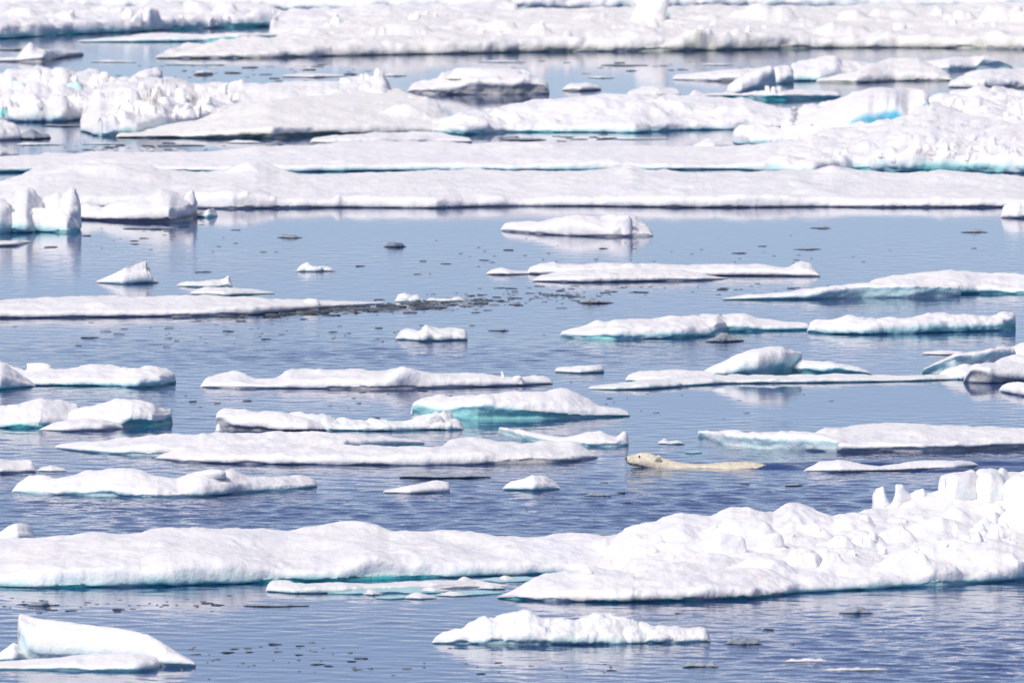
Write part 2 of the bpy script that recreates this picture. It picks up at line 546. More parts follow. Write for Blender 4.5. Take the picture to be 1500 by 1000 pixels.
def block(parent, key, x, row, w, h, depth=None, col='pale', seed=1, p=4.0, cuts=4, nz=0.05, lean=(0, 0), rz=0.0, tap=0.0, name='ice_block', label=None, sink=0.4, bare=0.0, bare_z=None, res=10, deep=0.0, facet=0.82):
    """a broken block frozen onto a floe: centre column x, base row, width and height as they measure in the photograph"""
    at = on(key, x, row) if key else sea(x, row)
    ppm = FPX / at[1]
    P, F = boulder(seed, p, cuts, res, nz, facet)
    t = P[:, 2].copy()
    P = P.copy()
    P[:, :2] *= (1 - tap * t)[:, None]
    wm, hm = w / ppm, h / ppm
    dm = depth or wm * 0.8
    Q = P * np.array([wm, dm, hm * (1 + sink)])
    Q[:, 0] += lean[0] * t * hm; Q[:, 1] += lean[1] * t * hm
    c, s = math.cos(rz), math.sin(rz)
    Q = np.stack([Q[:, 0] * c - Q[:, 1] * s, Q[:, 0] * s + Q[:, 1] * c, Q[:, 2] - sink * hm], -1)
    ba = np.full(len(Q), float(bare))
    if bare_z is not None:
        ba = np.clip(bare * np.clip((bare_z - t) / 0.15 + 0.5, 0, 1), 0, 1)
    o = link(name, make_mesh(name, Q, F, MAT[col], {'bare': ba, 'deep': np.full(len(Q), float(deep))}), parent)
    at = at + np.array([0, 0.42 * dm, 0])
    o.location = at - (np.array(parent.location) if parent is not None else 0)
    if label: o['label'] = label
    return o
def rubble(parent, key, poly_x, row_lo, row_hi, count, smin, smax, seed, col='pale', flat=0.75):
    rng = np.random.default_rng(seed)
    for i in range(count):
        x = rng.uniform(*poly_x)
        row = rng.uniform(row_lo(x), row_hi(x)) if callable(row_lo) else rng.uniform(row_lo, row_hi)
        s = smin + (smax - smin) * rng.random() ** 2
        block(parent, key, x, row, s * rng.uniform(0.8, 1.4), s * rng.uniform(0.5, 1.0) * flat, col=col, seed=seed * 100 + i,
              p=rng.uniform(2.6, 5), cuts=6, nz=0.06, lean=(rng.normal(0, 0.2), rng.normal(0, 0.2)), rz=rng.uniform(-0.9, 0.9), tap=rng.uniform(0.1, 0.5), res=7, sink=0.35)
# ------------------------------------------------------------------ the sea and its wind patches
WATER_BUMP = 0.03
WAVE_SLOPE = 0.06
RUFFLE = [(380, 515, 420, 22, 0.8), (820, 520, 300, 18, 0.3), (600, 752, 560, 40, 1.0), (1150, 735, 300, 40, 0.8), (1380, 965, 330, 55, 1.0), (700, 540, 500, 30, 0.2), (200, 600, 300, 30, 0.2), (150, 745, 260, 25, 0.4),
          (1300, 670, 280, 14, 0.4), (760, 310, 800, 60, -0.25), (300, 950, 520, 60, -0.3), (800, 880, 500, 20, -0.1), (300, 385, 300, 25, 0.15), (1000, 880, 500, 22, -0.35), (250, 880, 400, 25, -0.35), (1200, 585, 300, 20, -0.25), (1250, 590, 250, 25, -0.15)]
make_water()

FLOES = {}
def floe(key, label, f, t, name='ice_floe', cat='ice floe', group=None, **kw):
    o = ice(name, f, t, key=key, **kw)
    tag(o, label, cat, group)
    FLOES[key] = o
    return o
def blk(key, *args, **kw):
    return block(FLOES[key], key, *args, **kw)
def lump(key, x, r, w, h, parent=None, **kw):
    """wide rises belong to the floe's own surface, compact ones are blocks of their own"""
    if w >= 24:
        bump(key, x, r, w, h * {'M1': 0.5, 'F1': 0.45, 'E4': 0.5}.get(key, 0.65), 2.2, 0.9, 0.5)
    else:
        block(parent or FLOES[key], key, x, r, w, h, **kw)

# ---- far pack at the top of the view
floe('far', 'farthest pale ice field along the very top edge of the view', [(-160, 16), (300, 14), (700, 16), (1100, 12), (1660, 14)], [(-160, -30), (300, -34), (800, -30), (1200, -36), (1660, -32)], rub=1.0, a=0.3, q=0.3, bare=0.35, name='ice_field', cat='ice field', step=4)
floe('M1', 'long hummocky pack ice floe across the far background, grey streaked edge on the water',
     [(228, 86), (300, 86), (400, 85), (500, 82), (600, 80), (680, 79), (760, 77), (830, 76), (900, 76), (1000, 75), (1100, 73), (1200, 71), (1310, 70), (1400, 71), (1500, 73), (1660, 73)],
     [(228, 80), (270, 68), (400, 58), (430, 45), (500, 36), (535, 24), (570, 16), (640, 17), (680, 22), (720, 19), (800, 14), (900, 12), (1000, 10), (1320, 8), (1660, 8)],
     l=[(228, 84), (500, 80), (680, 77), (760, 73), (830, 70), (900, 72), (1000, 70), (1100, 69), (1310, 68), (1660, 70)], col='green', rub=0.7, rubs=1.0, a=0.25, q=0.25, deep=0.35, step=2.0, streak=0.9)
for x, r, w, h, c, s in ((722, 45, 76, 26, 'pale', 3), (787, 52, 44, 28, 'pale', 5), (585, 46, 90, 26, 'pale', 4), (552, 50, 40, 16, 'pale', 14), (1138, 32, 100, 38, 'pale', 7), (1240, 28, 60, 22, 'pale', 8), (1310, 26, 80, 22, 'pale', 9),
                         (1375, 22, 50, 24, 'pale', 10), (1415, 28, 40, 20, 'pale', 31), (1480, 33, 110, 42, 'pale', 11), (870, 30, 60, 16, 'pale', 12), (1040, 30, 60, 14, 'pale', 13), (1020, 58, 50, 20, 'pale', 15), (1080, 55, 46, 16, 'pale', 16), (660, 44, 30, 14, 'pale', 17), (450, 48, 60, 14, 'pale', 18), (1220, 50, 90, 14, 'pale', 19), (930, 45, 70, 14, 'pale', 20)):
    lump('M1', x, r, w, h, col=c, seed=s, p=3.2, cuts=5, rz=0.3 * (s % 3 - 1))
blk('M1', 948, 30, 62, 40, col='cream', seed=22, p=2.8, cuts=3, name='ice_boulder', label='cream and teal rounded boulder of ice')
blk('M1', 962, 27, 44, 12, col='teal', seed=23, p=3, bare=0.9, deep=0.1, name='ice_boulder')
floe('L0', 'far rough floe filling the gap behind the thin teal banded one', [(395, 58), (560, 56), (760, 50)], [(395, 30), (430, 18), (500, 12), (600, 8), (760, 6)], rub=0.9, rubs=1.1, q=0.3, a=0.25, col='pale')
floe('L1', 'far floe with dark teal undercut edge', [(-160, 60), (0, 57), (100, 51), (195, 47), (235, 44), (330, 41), (428, 38)],
     [(-160, 4), (0, 10), (30, 6), (60, 8), (130, 12), (200, 8), (270, 8), (280, 1), (340, 3), (400, 14), (420, 20), (428, 26)],
     l=[(-160, 54), (0, 51), (100, 46), (195, 43), (235, 40), (330, 36), (428, 31)], rub=0.9, rubs=1.1, a=0.3, q=0.3, deep=0.55, bare=0.95)
for x, r, w, h, s in ((222, 54, 54, 26, 41), (285, 16, 40, 18, 42), (325, 18, 50, 16, 43), (100, 30, 70, 14, 44), (30, 24, 60, 16, 45), (170, 20, 60, 12, 46), (380, 26, 50, 12, 47)):
    lump('L1', x, r, w, h, seed=s, p=3.2)
floe('L2', 'thin far floe with a teal band along its waterline, near the top left', [(112, 62), (210, 62), (300, 61), (350, 62), (400, 59), (445, 56)], [(112, 60), (130, 58), (195, 51), (240, 48), (300, 50), (350, 48), (430, 49), (445, 53)],
     l=[(112, 61), (210, 60), (300, 58), (320, 55), (390, 53), (445, 54)], deep=0.7, a=0.4)
floe('L3', 'small peaked floe with a grey underside in the far open lead', [(-80, 90), (45, 91), (65, 91), (90, 85), (123, 81)], [(-80, 86), (25, 84), (35, 72), (45, 63), (52, 70), (70, 74), (95, 74), (120, 76)], l=[(-80, 89), (45, 88), (90, 81), (123, 77)], col='grey', a=0.4, q=0.7, deep=0.5)
floe('C1', 'small lumpy white block floating alone behind the rubble hummock', [(190, 118), (215, 118), (238, 117)], [(190, 113), (205, 105), (222, 102), (230, 97), (238, 104)], col='grey', q=0.8, a=0.5, rub=0.4, name='ice_block', cat='ice block')
floe('C2', 'small flat brownish floe in the far lead', [(283, 110), (298, 110), (313, 109)], [(283, 106), (298, 103), (313, 105)], l=[(283, 107), (313, 106)], col='cream', q=0.7, deep=0.3, bare=0.8)
floe('C3', 'thin low grey floe in the far lead, nearly awash', [(412, 113), (460, 114), (507, 112)], [(412, 110), (440, 107), (480, 108), (507, 110)], col='grey', a=0.3)
floe('C4', 'flat topped floe with a dark grey hollow underside, far middle', [(596, 136), (650, 139), (700, 139), (760, 139), (805, 138)], [(596, 130), (606, 122), (640, 118), (648, 104), (700, 101), (770, 103), (790, 116), (805, 126)],
     l=[(596, 133), (640, 133), (672, 130), (690, 124), (730, 125), (770, 123), (805, 124)], col='grey', a=0.35, q=0.45, deep=0.5, over=0.25, rub=0.3)
blk('C4', 710, 112, 120, 11, seed=52, p=5, nz=0.03, name='ice_slab')
floe('C5', 'small white floe with grey edge beside the dark hollow floe', [(823, 133), (850, 134), (881, 132)], [(823, 129), (835, 123), (860, 122), (881, 127)], col='grey', q=0.6, l=[(823, 131), (881, 130)])
floe('C6', 'low grey floe behind the long snowy ridge', [(918, 140), (960, 141), (998, 140)], [(918, 132), (940, 126), (965, 124), (998, 132)], col='grey', q=0.6)
floe('D1', 'low snow floe with a grey waterline to the left of the leaf shaped slab', [(985, 117), (1040, 119), (1085, 120), (1130, 117)], [(985, 111), (1040, 104), (1080, 101), (1110, 102), (1130, 106)], l=[(985, 116), (1040, 117), (1085, 114), (1130, 112)], col='grey', q=0.5)
floe('D3', 'grey blue ice chunk with teal foot behind the leaf shaped slab', [(1112, 122), (1140, 123), (1163, 122)], [(1112, 104), (1130, 99), (1150, 97), (1163, 99)], l=[(1112, 120), (1145, 119), (1152, 113), (1163, 112)], col='teal', q=0.8, bare=0.8, deep=0.5, name='ice_block', cat='ice block')
floe('D4', 'white stepped floe in the far right lead', [(1155, 119), (1200, 119), (1260, 117), (1290, 116)], [(1155, 95), (1175, 92), (1205, 86), (1222, 83), (1232, 91), (1260, 93), (1290, 98)], q=0.7, a=0.5, rub=0.3, deep=0.4)
floe('D6', 'bluish grey floe with a smooth blue end far on the right', [(1345, 103), (1390, 104), (1430, 102), (1484, 101)], [(1345, 92), (1400, 86), (1440, 83), (1465, 86), (1484, 95)], l=[(1345, 102), (1430, 99), (1440, 88), (1465, 89), (1484, 97)], col='pale', q=0.6, a=0.4, bare=0.8, deep=0.3)
floe('D5', 'rounded snow mound floe with grey green waterline in the far right lead', [(1195, 121), (1255, 122), (1310, 119), (1360, 119), (1396, 119)], [(1195, 115), (1255, 105), (1275, 92), (1305, 85), (1345, 86), (1370, 99), (1396, 113)], l=[(1195, 119), (1255, 119), (1310, 117), (1396, 117)], col='green', q=0.7, deep=0.5)
floe('D7', 'low snowy floe with dark waterline at the far right edge', [(1388, 128), (1440, 131), (1500, 129), (1660, 128)], [(1388, 123), (1420, 105), (1450, 101), (1500, 103), (1660, 102)], l=[(1388, 127), (1440, 127), (1660, 126)], col='grey', q=0.4, rub=0.3)
floe('D8', 'narrow ice strip with teal and grey underside below the leaf shaped slab', [(1008, 143), (1070, 142), (1100, 144), (1120, 147), (1150, 147), (1232, 144)], [(1008, 138), (1018, 132), (1030, 137), (1070, 134), (1085, 137), (1120, 133), (1140, 134), (1180, 131), (1232, 136)],
     l=[(1008, 141), (1070, 140), (1100, 140), (1150, 140), (1232, 140)], deep=0.75, q=0.5, over=0.3)
for x, s in ((1124, 61), (1132, 62), (1140, 63)):
    blk('D8', x, 137, 9, 10, seed=s)
floe('D2', 'leaf shaped white slab tipped up on its point in the far right lead', [(1063, 137), (1085, 138), (1110, 137), (1137, 135)], [(1063, 126), (1075, 117), (1090, 108), (1115, 100), (1128, 96), (1137, 98)], l=[(1063, 133), (1075, 136), (1090, 133), (1110, 124), (1125, 113), (1137, 104)], col='pale', q=0.7, a=0.7, over=0.5, n=0.5, deep=0.2, name='ice_slab', cat='ice slab')

# ---- the broad hummock field behind the long floes
floe('E1', 'tall rubbly white hummock with teal hollows at the far left', [(-160, 176), (0, 176), (20, 179), (90, 179), (125, 174), (172, 160)], [(-160, 100), (-40, 108), (5, 112), (12, 107), (38, 102), (55, 98), (68, 102), (75, 107), (92, 103), (110, 110), (140, 106), (160, 117), (168, 128), (172, 145)], rub=1.0, rubs=1.3, q=0.32, a=0.15, deep=0.3, col='pale')
for x, r, w, h, s in ((20, 128, 34, 22, 71), (52, 118, 40, 22, 72), (90, 122, 60, 24, 73), (143, 128, 50, 24, 74), (40, 150, 60, 22, 75), (85, 160, 70, 26, 76), (125, 162, 56, 24, 77), (110, 142, 50, 16, 78), (10, 160, 36, 22, 79), (160, 168, 34, 22, 80), (-30, 140, 60, 30, 81), (60, 172, 60, 14, 82)):
    lump('E1', x, r, w, h, seed=s, p=3.0, cuts=5, rz=0.4 * (s % 3 - 1))
blk('E1', 107, 131, 26, 10, seed=83, col='teal', bare=0.7, p=3)
blk('E1', 30, 132, 26, 12, seed=85, col='teal', bare=0.4, p=3)
blk('E1', 6, 172, 12, 10, seed=84, col='teal', bare=1.0, deep=1.0, p=3)
floe('E3', 'long snowy ridge with a thin teal waterline across the far middle', [(630, 194), (680, 198), (740, 194), (860, 194), (930, 195), (1000, 191), (1150, 189), (1240, 188)], [(630, 175), (660, 168), (690, 162), (730, 160), (770, 150), (830, 142), (870, 140), (930, 138), (1000, 141), (1050, 145), (1090, 143), (1140, 157), (1200, 160), (1240, 165)],
     l=[(630, 192), (740, 192), (930, 193), (1000, 189), (1240, 187)], deep=0.45, q=0.55, a=0.22, rub=0.25, over=0.12)
bump('E3', 838, 162, 136, 14, 2.0, 0.7)
for x, r, w, h, s in ((745, 178, 60, 14, 92), (690, 180, 40, 14, 93), (1080, 170, 60, 16, 94), (800, 182, 50, 10, 95), (980, 160, 80, 14, 96)):
    lump('E3', x, r, w, h, seed=s, p=2.6, cuts=3)
floe('E2', 'big cream stained floe with a dark green waterline below its smooth ramp', [(118, 192), (130, 194), (145, 200), (200, 199), (250, 190), (300, 180), (350, 172), (400, 167), (500, 166), (560, 170), (640, 174)],
     [(118, 182), (128, 160), (145, 132), (165, 122), (180, 119), (250, 120), (285, 127), (340, 130), (420, 123), (500, 120), (520, 116), (545, 114), (552, 104), (562, 110), (568, 132), (600, 145), (640, 160)],
     col='pale', rub=1.0, rubr=[(120, 1.0), (330, 0.9), (380, 0.35), (480, 0.3), (520, 0.9), (640, 0.5)], rubs=1.7, q=0.32, a=0.12, deep=0.3)
RAMP = ice('snow_ramp', [(170, 202), (250, 202), (300, 203), (340, 203), (400, 203), (460, 199), (540, 197), (600, 195), (700, 192)],
     [(170, 196), (230, 186), (290, 176), (320, 166), (350, 156), (400, 147), (450, 142), (500, 137), (560, 133), (590, 136), (625, 142), (640, 152), (660, 174), (700, 187)],
     l=[(170, 200), (250, 200), (300, 199), (340, 197), (400, 196), (460, 195), (540, 195), (700, 191)], col='cream', q=0.28, a=0.2, deep=0.6, over=0.3, n=0.8, parent=FLOES['E2'], key='E2r')
bump('E2r', 420, 168, 260, 8, 1.3)
bump('E2r', 600, 172, 90, 14, 2.0)
for x, r, w, h, s in ((190, 150, 46, 26, 101), (225, 148, 40, 30, 102), (262, 152, 20, 22, 103), (285, 155, 44, 24, 104), (320, 148, 40, 16, 105), (250, 135, 46, 14, 106), (205, 165, 60, 18, 107), (350, 140, 40, 12, 108), (175, 178, 46, 16, 109), (270, 168, 40, 14, 110), (230, 162, 40, 14, 128),
                      (508, 126, 22, 10, 111), (540, 128, 40, 16, 112), (553, 122, 18, 20, 113), (150, 192, 40, 26, 114), (460, 130, 40, 8, 115), (610, 162, 50, 24, 116)):
    lump('E2', x, r, w, h, seed=s, p=3.0, cuts=5, rz=0.4 * (s % 3 - 1), col='cream' if x > 600 or x == 150 else 'pale')
bump('E2', 440, 168, 330, 20, 1.3)
bump('E2', 560, 180, 200, 12, 1.3)
floe('E4', 'rubble covered ice field rising behind the long strip on the right', [(1150, 214), (1300, 216), (1660, 220)], [(1150, 165), (1165, 160), (1200, 155), (1250, 148), (1300, 148), (1360, 148), (1400, 134), (1440, 131), (1500, 136), (1660, 132)], rub=1.5, rubs=1.2, q=0.4, a=0.15, col='pale', name='ice_field', cat='ice field')
SLAB = ice('ice_slab', [(1160, 213), (1250, 215), (1362, 213)], [(1160, 184), (1175, 172), (1200, 160), (1230, 145), (1250, 134), (1275, 128), (1300, 129), (1340, 131), (1354, 134), (1362, 142)],
    l=[(1160, 210), (1240, 209), (1248, 181), (1262, 177), (1290, 170), (1312, 164), (1320, 175), (1330, 198), (1345, 196), (1354, 150), (1362, 147)], q=0.6, a=0.5, over=0.5, deep=0.45, bare=1.0, col='azure', parent=FLOES['E4'], key='SL', n=0.6, end=3)
SLAB['label'] = 'big smooth tilted slab with a bright blue hollow under it'
for x, r, w, h, s in ((1215, 176, 70, 22, 133), (1190, 190, 40, 18, 134), (1375, 165, 60, 20, 135), (1430, 155, 60, 20, 136), (1480, 150, 60, 16, 137), (1340, 190, 60, 26, 138), (1400, 186, 70, 18, 139), (1460, 184, 60, 18, 140), (1250, 195, 60, 14, 141), (1520, 160, 60, 24, 142), (1300, 200, 60, 14, 143), (1500, 190, 50, 20, 144)):
    lump('E4', x, r, w, h, seed=s, p=3.2, cuts=5, rz=0.4 * (s % 3 - 1))
floe('E5', 'narrow flat floe with a grey left edge in front of the cream stained floe', [(454, 211), (490, 212), (560, 211), (640, 209), (692, 209)], [(454, 203), (490, 197), (560, 195), (640, 195), (692, 203)], l=[(454, 207), (490, 209), (560, 208), (692, 207)], col='grey', deep=0.4, q=0.4)
floe('E6', 'white block floe with a thin teal line under it, far right of middle', [(1072, 210), (1100, 214), (1145, 214), (1215, 214)], [(1072, 194), (1085, 184), (1120, 182), (1148, 190), (1165, 184), (1205, 186), (1215, 198)], l=[(1072, 208), (1100, 210), (1145, 210), (1215, 212)], deep=0.6, q=0.75, a=0.5, rub=0.3)
blk('E6', 1168, 213, 48, 27, seed=151, p=5, cuts=3)
blk('E6', 1155, 190, 24, 12, seed=152, p=3)
blk('E6', 1195, 210, 32, 24, seed=153, p=4)
floe('E7', 'ragged white floe at the left edge below the tall hummock', [(-160, 206), (0, 206), (32, 204)], [(-160, 184), (0, 178), (18, 182), (32, 194)], q=0.6, rub=0.6, col='grey')
floe('E8', 'small bluish grey ice lump in the calm lead below the tall hummock', [(24, 204), (50, 205), (75, 203)], [(24, 200), (45, 192), (60, 197), (75, 198)], col='wet', q=0.8, rub=0.5, name='ice_lump', cat='ice lump')
floe('E9', 'small white floe touching the left edge above the long strip', [(-120, 230), (0, 231), (32, 228)], [(-120, 216), (0, 213), (14, 218), (32, 226)], q=0.7, col='grey')
floe('E10', 'small lumpy floe with dark waterline left of the white block floe', [(1012, 217), (1045, 218), (1078, 216)], [(1012, 213), (1030, 206), (1050, 206), (1078, 211)], col='grey', q=0.6, rub=0.6)
floe('E11', 'thin grey floe in the brash strewn lead before the cream stained floe', [(388, 218), (405, 219), (425, 217)], [(388, 212), (405, 208), (425, 212)], col='wet', q=0.6, name='ice_lump', cat='ice lump')

# ---- the two long strips
floe('F1', 'upper of the two long flat floes spanning the view, rubbly toward the right', [(-160, 254), (0, 253), (100, 251), (240, 251), (420, 252), (600, 250), (750, 250), (900, 249), (1000, 249), (1080, 248), (1130, 252), (1190, 254), (1250, 250), (1310, 252), (1400, 252), (1500, 254), (1660, 254)],
     [(-160, 234), (0, 229), (100, 226), (145, 223), (300, 222), (360, 216), (450, 214), (500, 209), (600, 207), (650, 206), (690, 211), (740, 213), (900, 213), (1000, 216), (1080, 213), (1140, 210), (1180, 202), (1215, 192), (1250, 184), (1275, 183), (1305, 179), (1330, 170), (1345, 160), (1365, 152), (1385, 158), (1420, 172), (1450, 178), (1660, 182)],
     l=[(-160, 250), (100, 248), (420, 250), (600, 248), (900, 247), (1080, 247), (1190, 251), (1250, 246), (1310, 242), (1400, 242), (1500, 244), (1660, 244)], deep=0.6, q=0.25, a=0.2, rub=1.0, rubr=[(1080, 0.08), (1180, 0.75), (1660, 0.85)], rubs=1.9, over=0.25, n=0.6)
for x, r, w, h, s in ((1325, 212, 70, 30, 161), (1345, 236, 46, 26, 162), (1260, 216, 50, 14, 163), (1290, 232, 50, 16, 164), (1400, 215, 60, 18, 165), (1450, 220, 70, 16, 166), (1220, 222, 50, 12, 167), (1180, 230, 60, 10, 168), (1240, 238, 60, 12, 169), (1150, 244, 70, 12, 170), (1390, 236, 60, 10, 171), (1480, 238, 60, 12, 172)):
    lump('F1', x, r, w, h, seed=s, p=3.0, cuts=5, rz=0.4 * (s % 3 - 1))
floe('G1', 'lower of the two long flat floes spanning the view, with low snow mounds', [(-160, 302), (100, 306), (280, 305), (340, 306), (500, 304), (640, 305), (700, 303), (760, 302), (870, 302), (1000, 304), (1060, 304), (1200, 303), (1300, 304), (1400, 304), (1660, 303)],
     [(-160, 274), (0, 268), (20, 262), (60, 246), (95, 240), (150, 241), (220, 242), (250, 251), (290, 251), (330, 246), (375, 236), (390, 238), (410, 247), (440, 254), (540, 254), (640, 252), (730, 250), (780, 252), (850, 251), (900, 247), (925, 244), (945, 250), (1000, 252), (1100, 253), (1190, 250), (1220, 244), (1250, 250), (1330, 255), (1370, 249), (1420, 252), (1470, 255), (1500, 262), (1660, 264)],
     l=[(-160, 301), (280, 303.5), (500, 302), (640, 303), (870, 300.5), (1200, 302), (1660, 302)], col='grey', deep=0.4, q=0.2, a=0.22, n=0.8, over=0.15)
for x, r, w, h, s in ((160, 262, 190, 20, 181), (350, 252, 60, 8, 183), (375, 250, 70, 13, 182), (920, 262, 120, 12, 184), (640, 282, 330, 10, 185), (850, 276, 260, 14, 186), (1225, 256, 80, 12, 187), (1100, 296, 200, 8, 188), (300, 296, 200, 10, 189), (1400, 262, 120, 10, 190), (495, 302, 14, 9, 191), (360, 303, 14, 8, 192), (400, 303, 10, 7, 193)):
    bump('G1', x, r, w, h * 0.7, 1.0)
floe('H2', 'smooth white floe with an upturned brownish prow at its end, left of middle distance', [(112, 321), (150, 323), (200, 325), (250, 325), (275, 322), (290, 318)], [(112, 302), (130, 298), (150, 304), (190, 293), (215, 285), (235, 278), (262, 283), (281, 281), (285, 290), (290, 306)],
     l=[(112, 319), (160, 321), (230, 321), (260, 320), (275, 315), (290, 309)], q=0.7, a=0.5, col='grey', deep=0.3, over=0.4, end=4, n=0.7)
blk('H2', 276, 296, 20, 17, seed=201, p=3, lean=(0.3, 0), label='small upturned horn of ice')
floe('H1', 'chunky hummock floe with bright teal foot at the left edge', [(-160, 341), (0, 341), (40, 341), (65, 337), (100, 338), (118, 336)], [(-160, 285), (0, 286), (10, 285), (22, 283), (30, 277), (40, 274), (47, 276), (55, 284), (62, 293), (70, 288), (78, 284), (84, 282), (91, 286), (97, 281), (104, 274), (110, 275), (113, 284), (116, 288), (118, 294)], l=[(-160, 330), (0, 333), (22, 332), (45, 337), (75, 336), (100, 334), (118, 330)], q=0.75, a=0.45, deep=0.6, over=0.3, end=5, n=0.8, sm=1.2, rub=0.35, rubs=2.0, step=0.9)
ice('ice_boulder', [(22, 340), (60, 340), (100, 341), (118, 339)], [(22, 318), (26, 308), (34, 303), (60, 302), (84, 307), (100, 316), (118, 326)], l=[(22, 336), (60, 338), (100, 338), (118, 333)], q=0.85, a=0.7, parent=FLOES['H1'], key='H1b', deep=0.5, n=0.8, step=1.0)
ice('ice_boulder', [(-160, 342), (0, 342), (19, 341)], [(-160, 292), (0, 290), (8, 292), (14, 300), (19, 318)], l=[(-160, 335), (0, 334), (19, 330)], q=0.85, a=0.7, parent=FLOES['H1'], key='H1c', deep=0.6, n=0.8, end=3)
floe('H3', 'small white chunk beside the upturned prow floe', [(288, 318), (305, 319), (319, 317)], [(288, 311), (300, 308), (312, 303), (319, 310)], q=0.8, rub=0.4, name='ice_block', cat='ice block')
floe('H4', 'flat floe drifting in front of the chunky teal footed hummock', [(-120, 362), (0, 361), (25, 360), (47, 354)], [(-120, 354), (0, 352), (30, 352), (47, 353)], l=[(-120, 359), (25, 358), (47, 353.6)], col='grey', a=0.5)

# ---- open water, middle distance
floe('I1', 'low white floe with a rounded dome at one end, alone in open water', [(733, 338), (790, 343), (850, 346), (900, 347), (957, 346)], [(733, 331), (742, 326), (790, 323), (830, 318), (858, 325), (880, 324), (900, 313), (915, 309), (930, 312), (945, 326), (957, 339)], q=0.6, a=0.35, l=[(733, 336), (790, 340), (850, 343), (957, 344)], col='grey', deep=0.4, bare=0.8)
blk('I1', 908, 339, 38, 22, seed=231, p=2.6, cuts=3)
bump('I1', 850, 341, 120, 9, 1.3)
floe('I2', 'squarish white ice block at the right edge of the open water', [(1466, 319), (1490, 320), (1560, 319)], [(1466, 303), (1480, 299), (1500, 300), (1530, 302), (1560, 312)], q=0.85, a=0.6, col='grey', name='ice_block', cat='ice block')
floe('I3', 'fin shaped white ice piece leaning over, alone on the left', [(139, 414), (180, 416), (233, 414)], [(139, 412), (165, 403), (185, 388), (200, 384), (216, 381), (221, 386), (217, 397), (221, 406), (233, 411)], q=0.9, a=0.55, n=0.8, col='pale', dmin=0.25, sm=0.6, name='ice_fin', cat='ice block')
floe('I4', 'small ragged floe with a raised tip, upper of two stacked near the fin', [(258, 419), (300, 421), (341, 420)], [(258, 416), (275, 411), (310, 409), (328, 408), (335, 403), (341, 414)], q=0.7, rub=0.5, col='slush')
floe('I5', 'small flat slushy floe, lower of two stacked near the fin', [(277, 431), (330, 433), (403, 430)], [(277, 428), (300, 421), (360, 422), (403, 428)], q=0.4, rub=0.4, col='slush')
floe('J1', 'long flat floe reaching in from the left edge with brash at its tip', [(-160, 467), (0, 466), (200, 464), (300, 463), (370, 461), (430, 456), (500, 450), (562, 444)], [(-160, 441), (0, 440), (70, 437), (150, 434), (280, 433), (350, 435), (400, 438), (450, 438), (500, 440), (562, 442)],
     l=[(-160, 465), (200, 462), (370, 457), (430, 452), (562, 443.5)], col='grey', q=0.2, a=0.3, n=0.7, deep=0.4)
blk('J1', 455, 445, 26, 7, seed=241, p=2.5)
floe('J2', 'thin flat sliver of ice before the long double floe', [(712, 402), (745, 403), (778, 401)], [(712, 398), (735, 392), (750, 396), (778, 397)], q=0.5, col='grey')
floe('J3', 'long white floe with a dome at its tip, right of centre', [(772, 401), (850, 405), (1000, 404), (1100, 404), (1202, 405)], [(772, 394), (790, 388), (800, 384), (812, 380), (820, 384), (850, 385), (880, 383), (950, 384), (1000, 386), (1100, 387), (1150, 389), (1163, 384), (1174, 380), (1186, 385), (1202, 401)], col='grey', q=0.5, a=0.45, l=[(772, 399), (850, 402), (1100, 401), (1202, 403)], deep=0.4)
floe('J4', 'smooth white floe lying against the front of the long domed floe', [(780, 412), (850, 414), (950, 412), (1030, 411), (1067, 408)], [(780, 409), (795, 402), (850, 396), (900, 394), (950, 393), (1000, 395), (1040, 403), (1067, 407)], q=0.35, col='grey', l=[(780, 411), (850, 411), (1067, 407.5)], deep=0.4)
floe('K2', 'long rounded snow floe at the right edge behind the teal lipped floe', [(1262, 430), (1400, 431), (1430, 430), (1500, 431), (1660, 431)], [(1262, 420), (1290, 408), (1320, 401), (1360, 399), (1390, 395), (1440, 398), (1480, 403), (1660, 406)], q=0.4, a=0.3, deep=0.4)
floe('K1', 'wedge shaped floe with a pale grey teal overhanging face at its high end', [(1058, 439), (1120, 439), (1200, 438), (1260, 436), (1340, 436), (1407, 433)], [(1058, 437), (1100, 431), (1160, 428), (1200, 421), (1270, 416), (1300, 413), (1380, 415), (1407, 419)],
     l=[(1058, 438), (1120, 436), (1180, 434), (1215, 426), (1260, 422), (1340, 421), (1407, 421.5)], col='pale', q=0.3, a=0.6, over=0.2, deep=0.3, bare=0.9, end=3)
floe('L1b', 'white floe with teal undercut, left one of a near touching pair right of centre', [(820, 492), (850, 496), (900, 497), (1000, 495), (1050, 491), (1062, 486), (1120, 485), (1187, 483)], [(820, 486), (845, 480), (870, 473), (900, 470), (960, 465), (1020, 462), (1090, 461), (1110, 467), (1150, 471), (1187, 473)],
     l=[(820, 489), (850, 491), (900, 492), (980, 490), (1035, 489), (1048, 482), (1075, 478), (1120, 482), (1187, 481)], q=0.4, a=0.4, deep=0.25, over=0.1, rub=0.25)
floe('L2b', 'lumpy white floe with teal waterline, right one of a near touching pair', [(1182, 486), (1220, 489), (1260, 490), (1340, 488), (1400, 486), (1470, 484), (1488, 482)], [(1182, 480), (1195, 470), (1230, 465), (1260, 467), (1320, 465), (1360, 458), (1400, 461), (1450, 462), (1470, 458), (1488, 462)],
     l=[(1182, 483), (1220, 487), (1245, 488), (1270, 487), (1340, 481), (1370, 477), (1400, 480), (1470, 475), (1488, 467)], q=0.5, a=0.55, deep=0.35, over=0.2, rub=0.5, rubs=2.0)
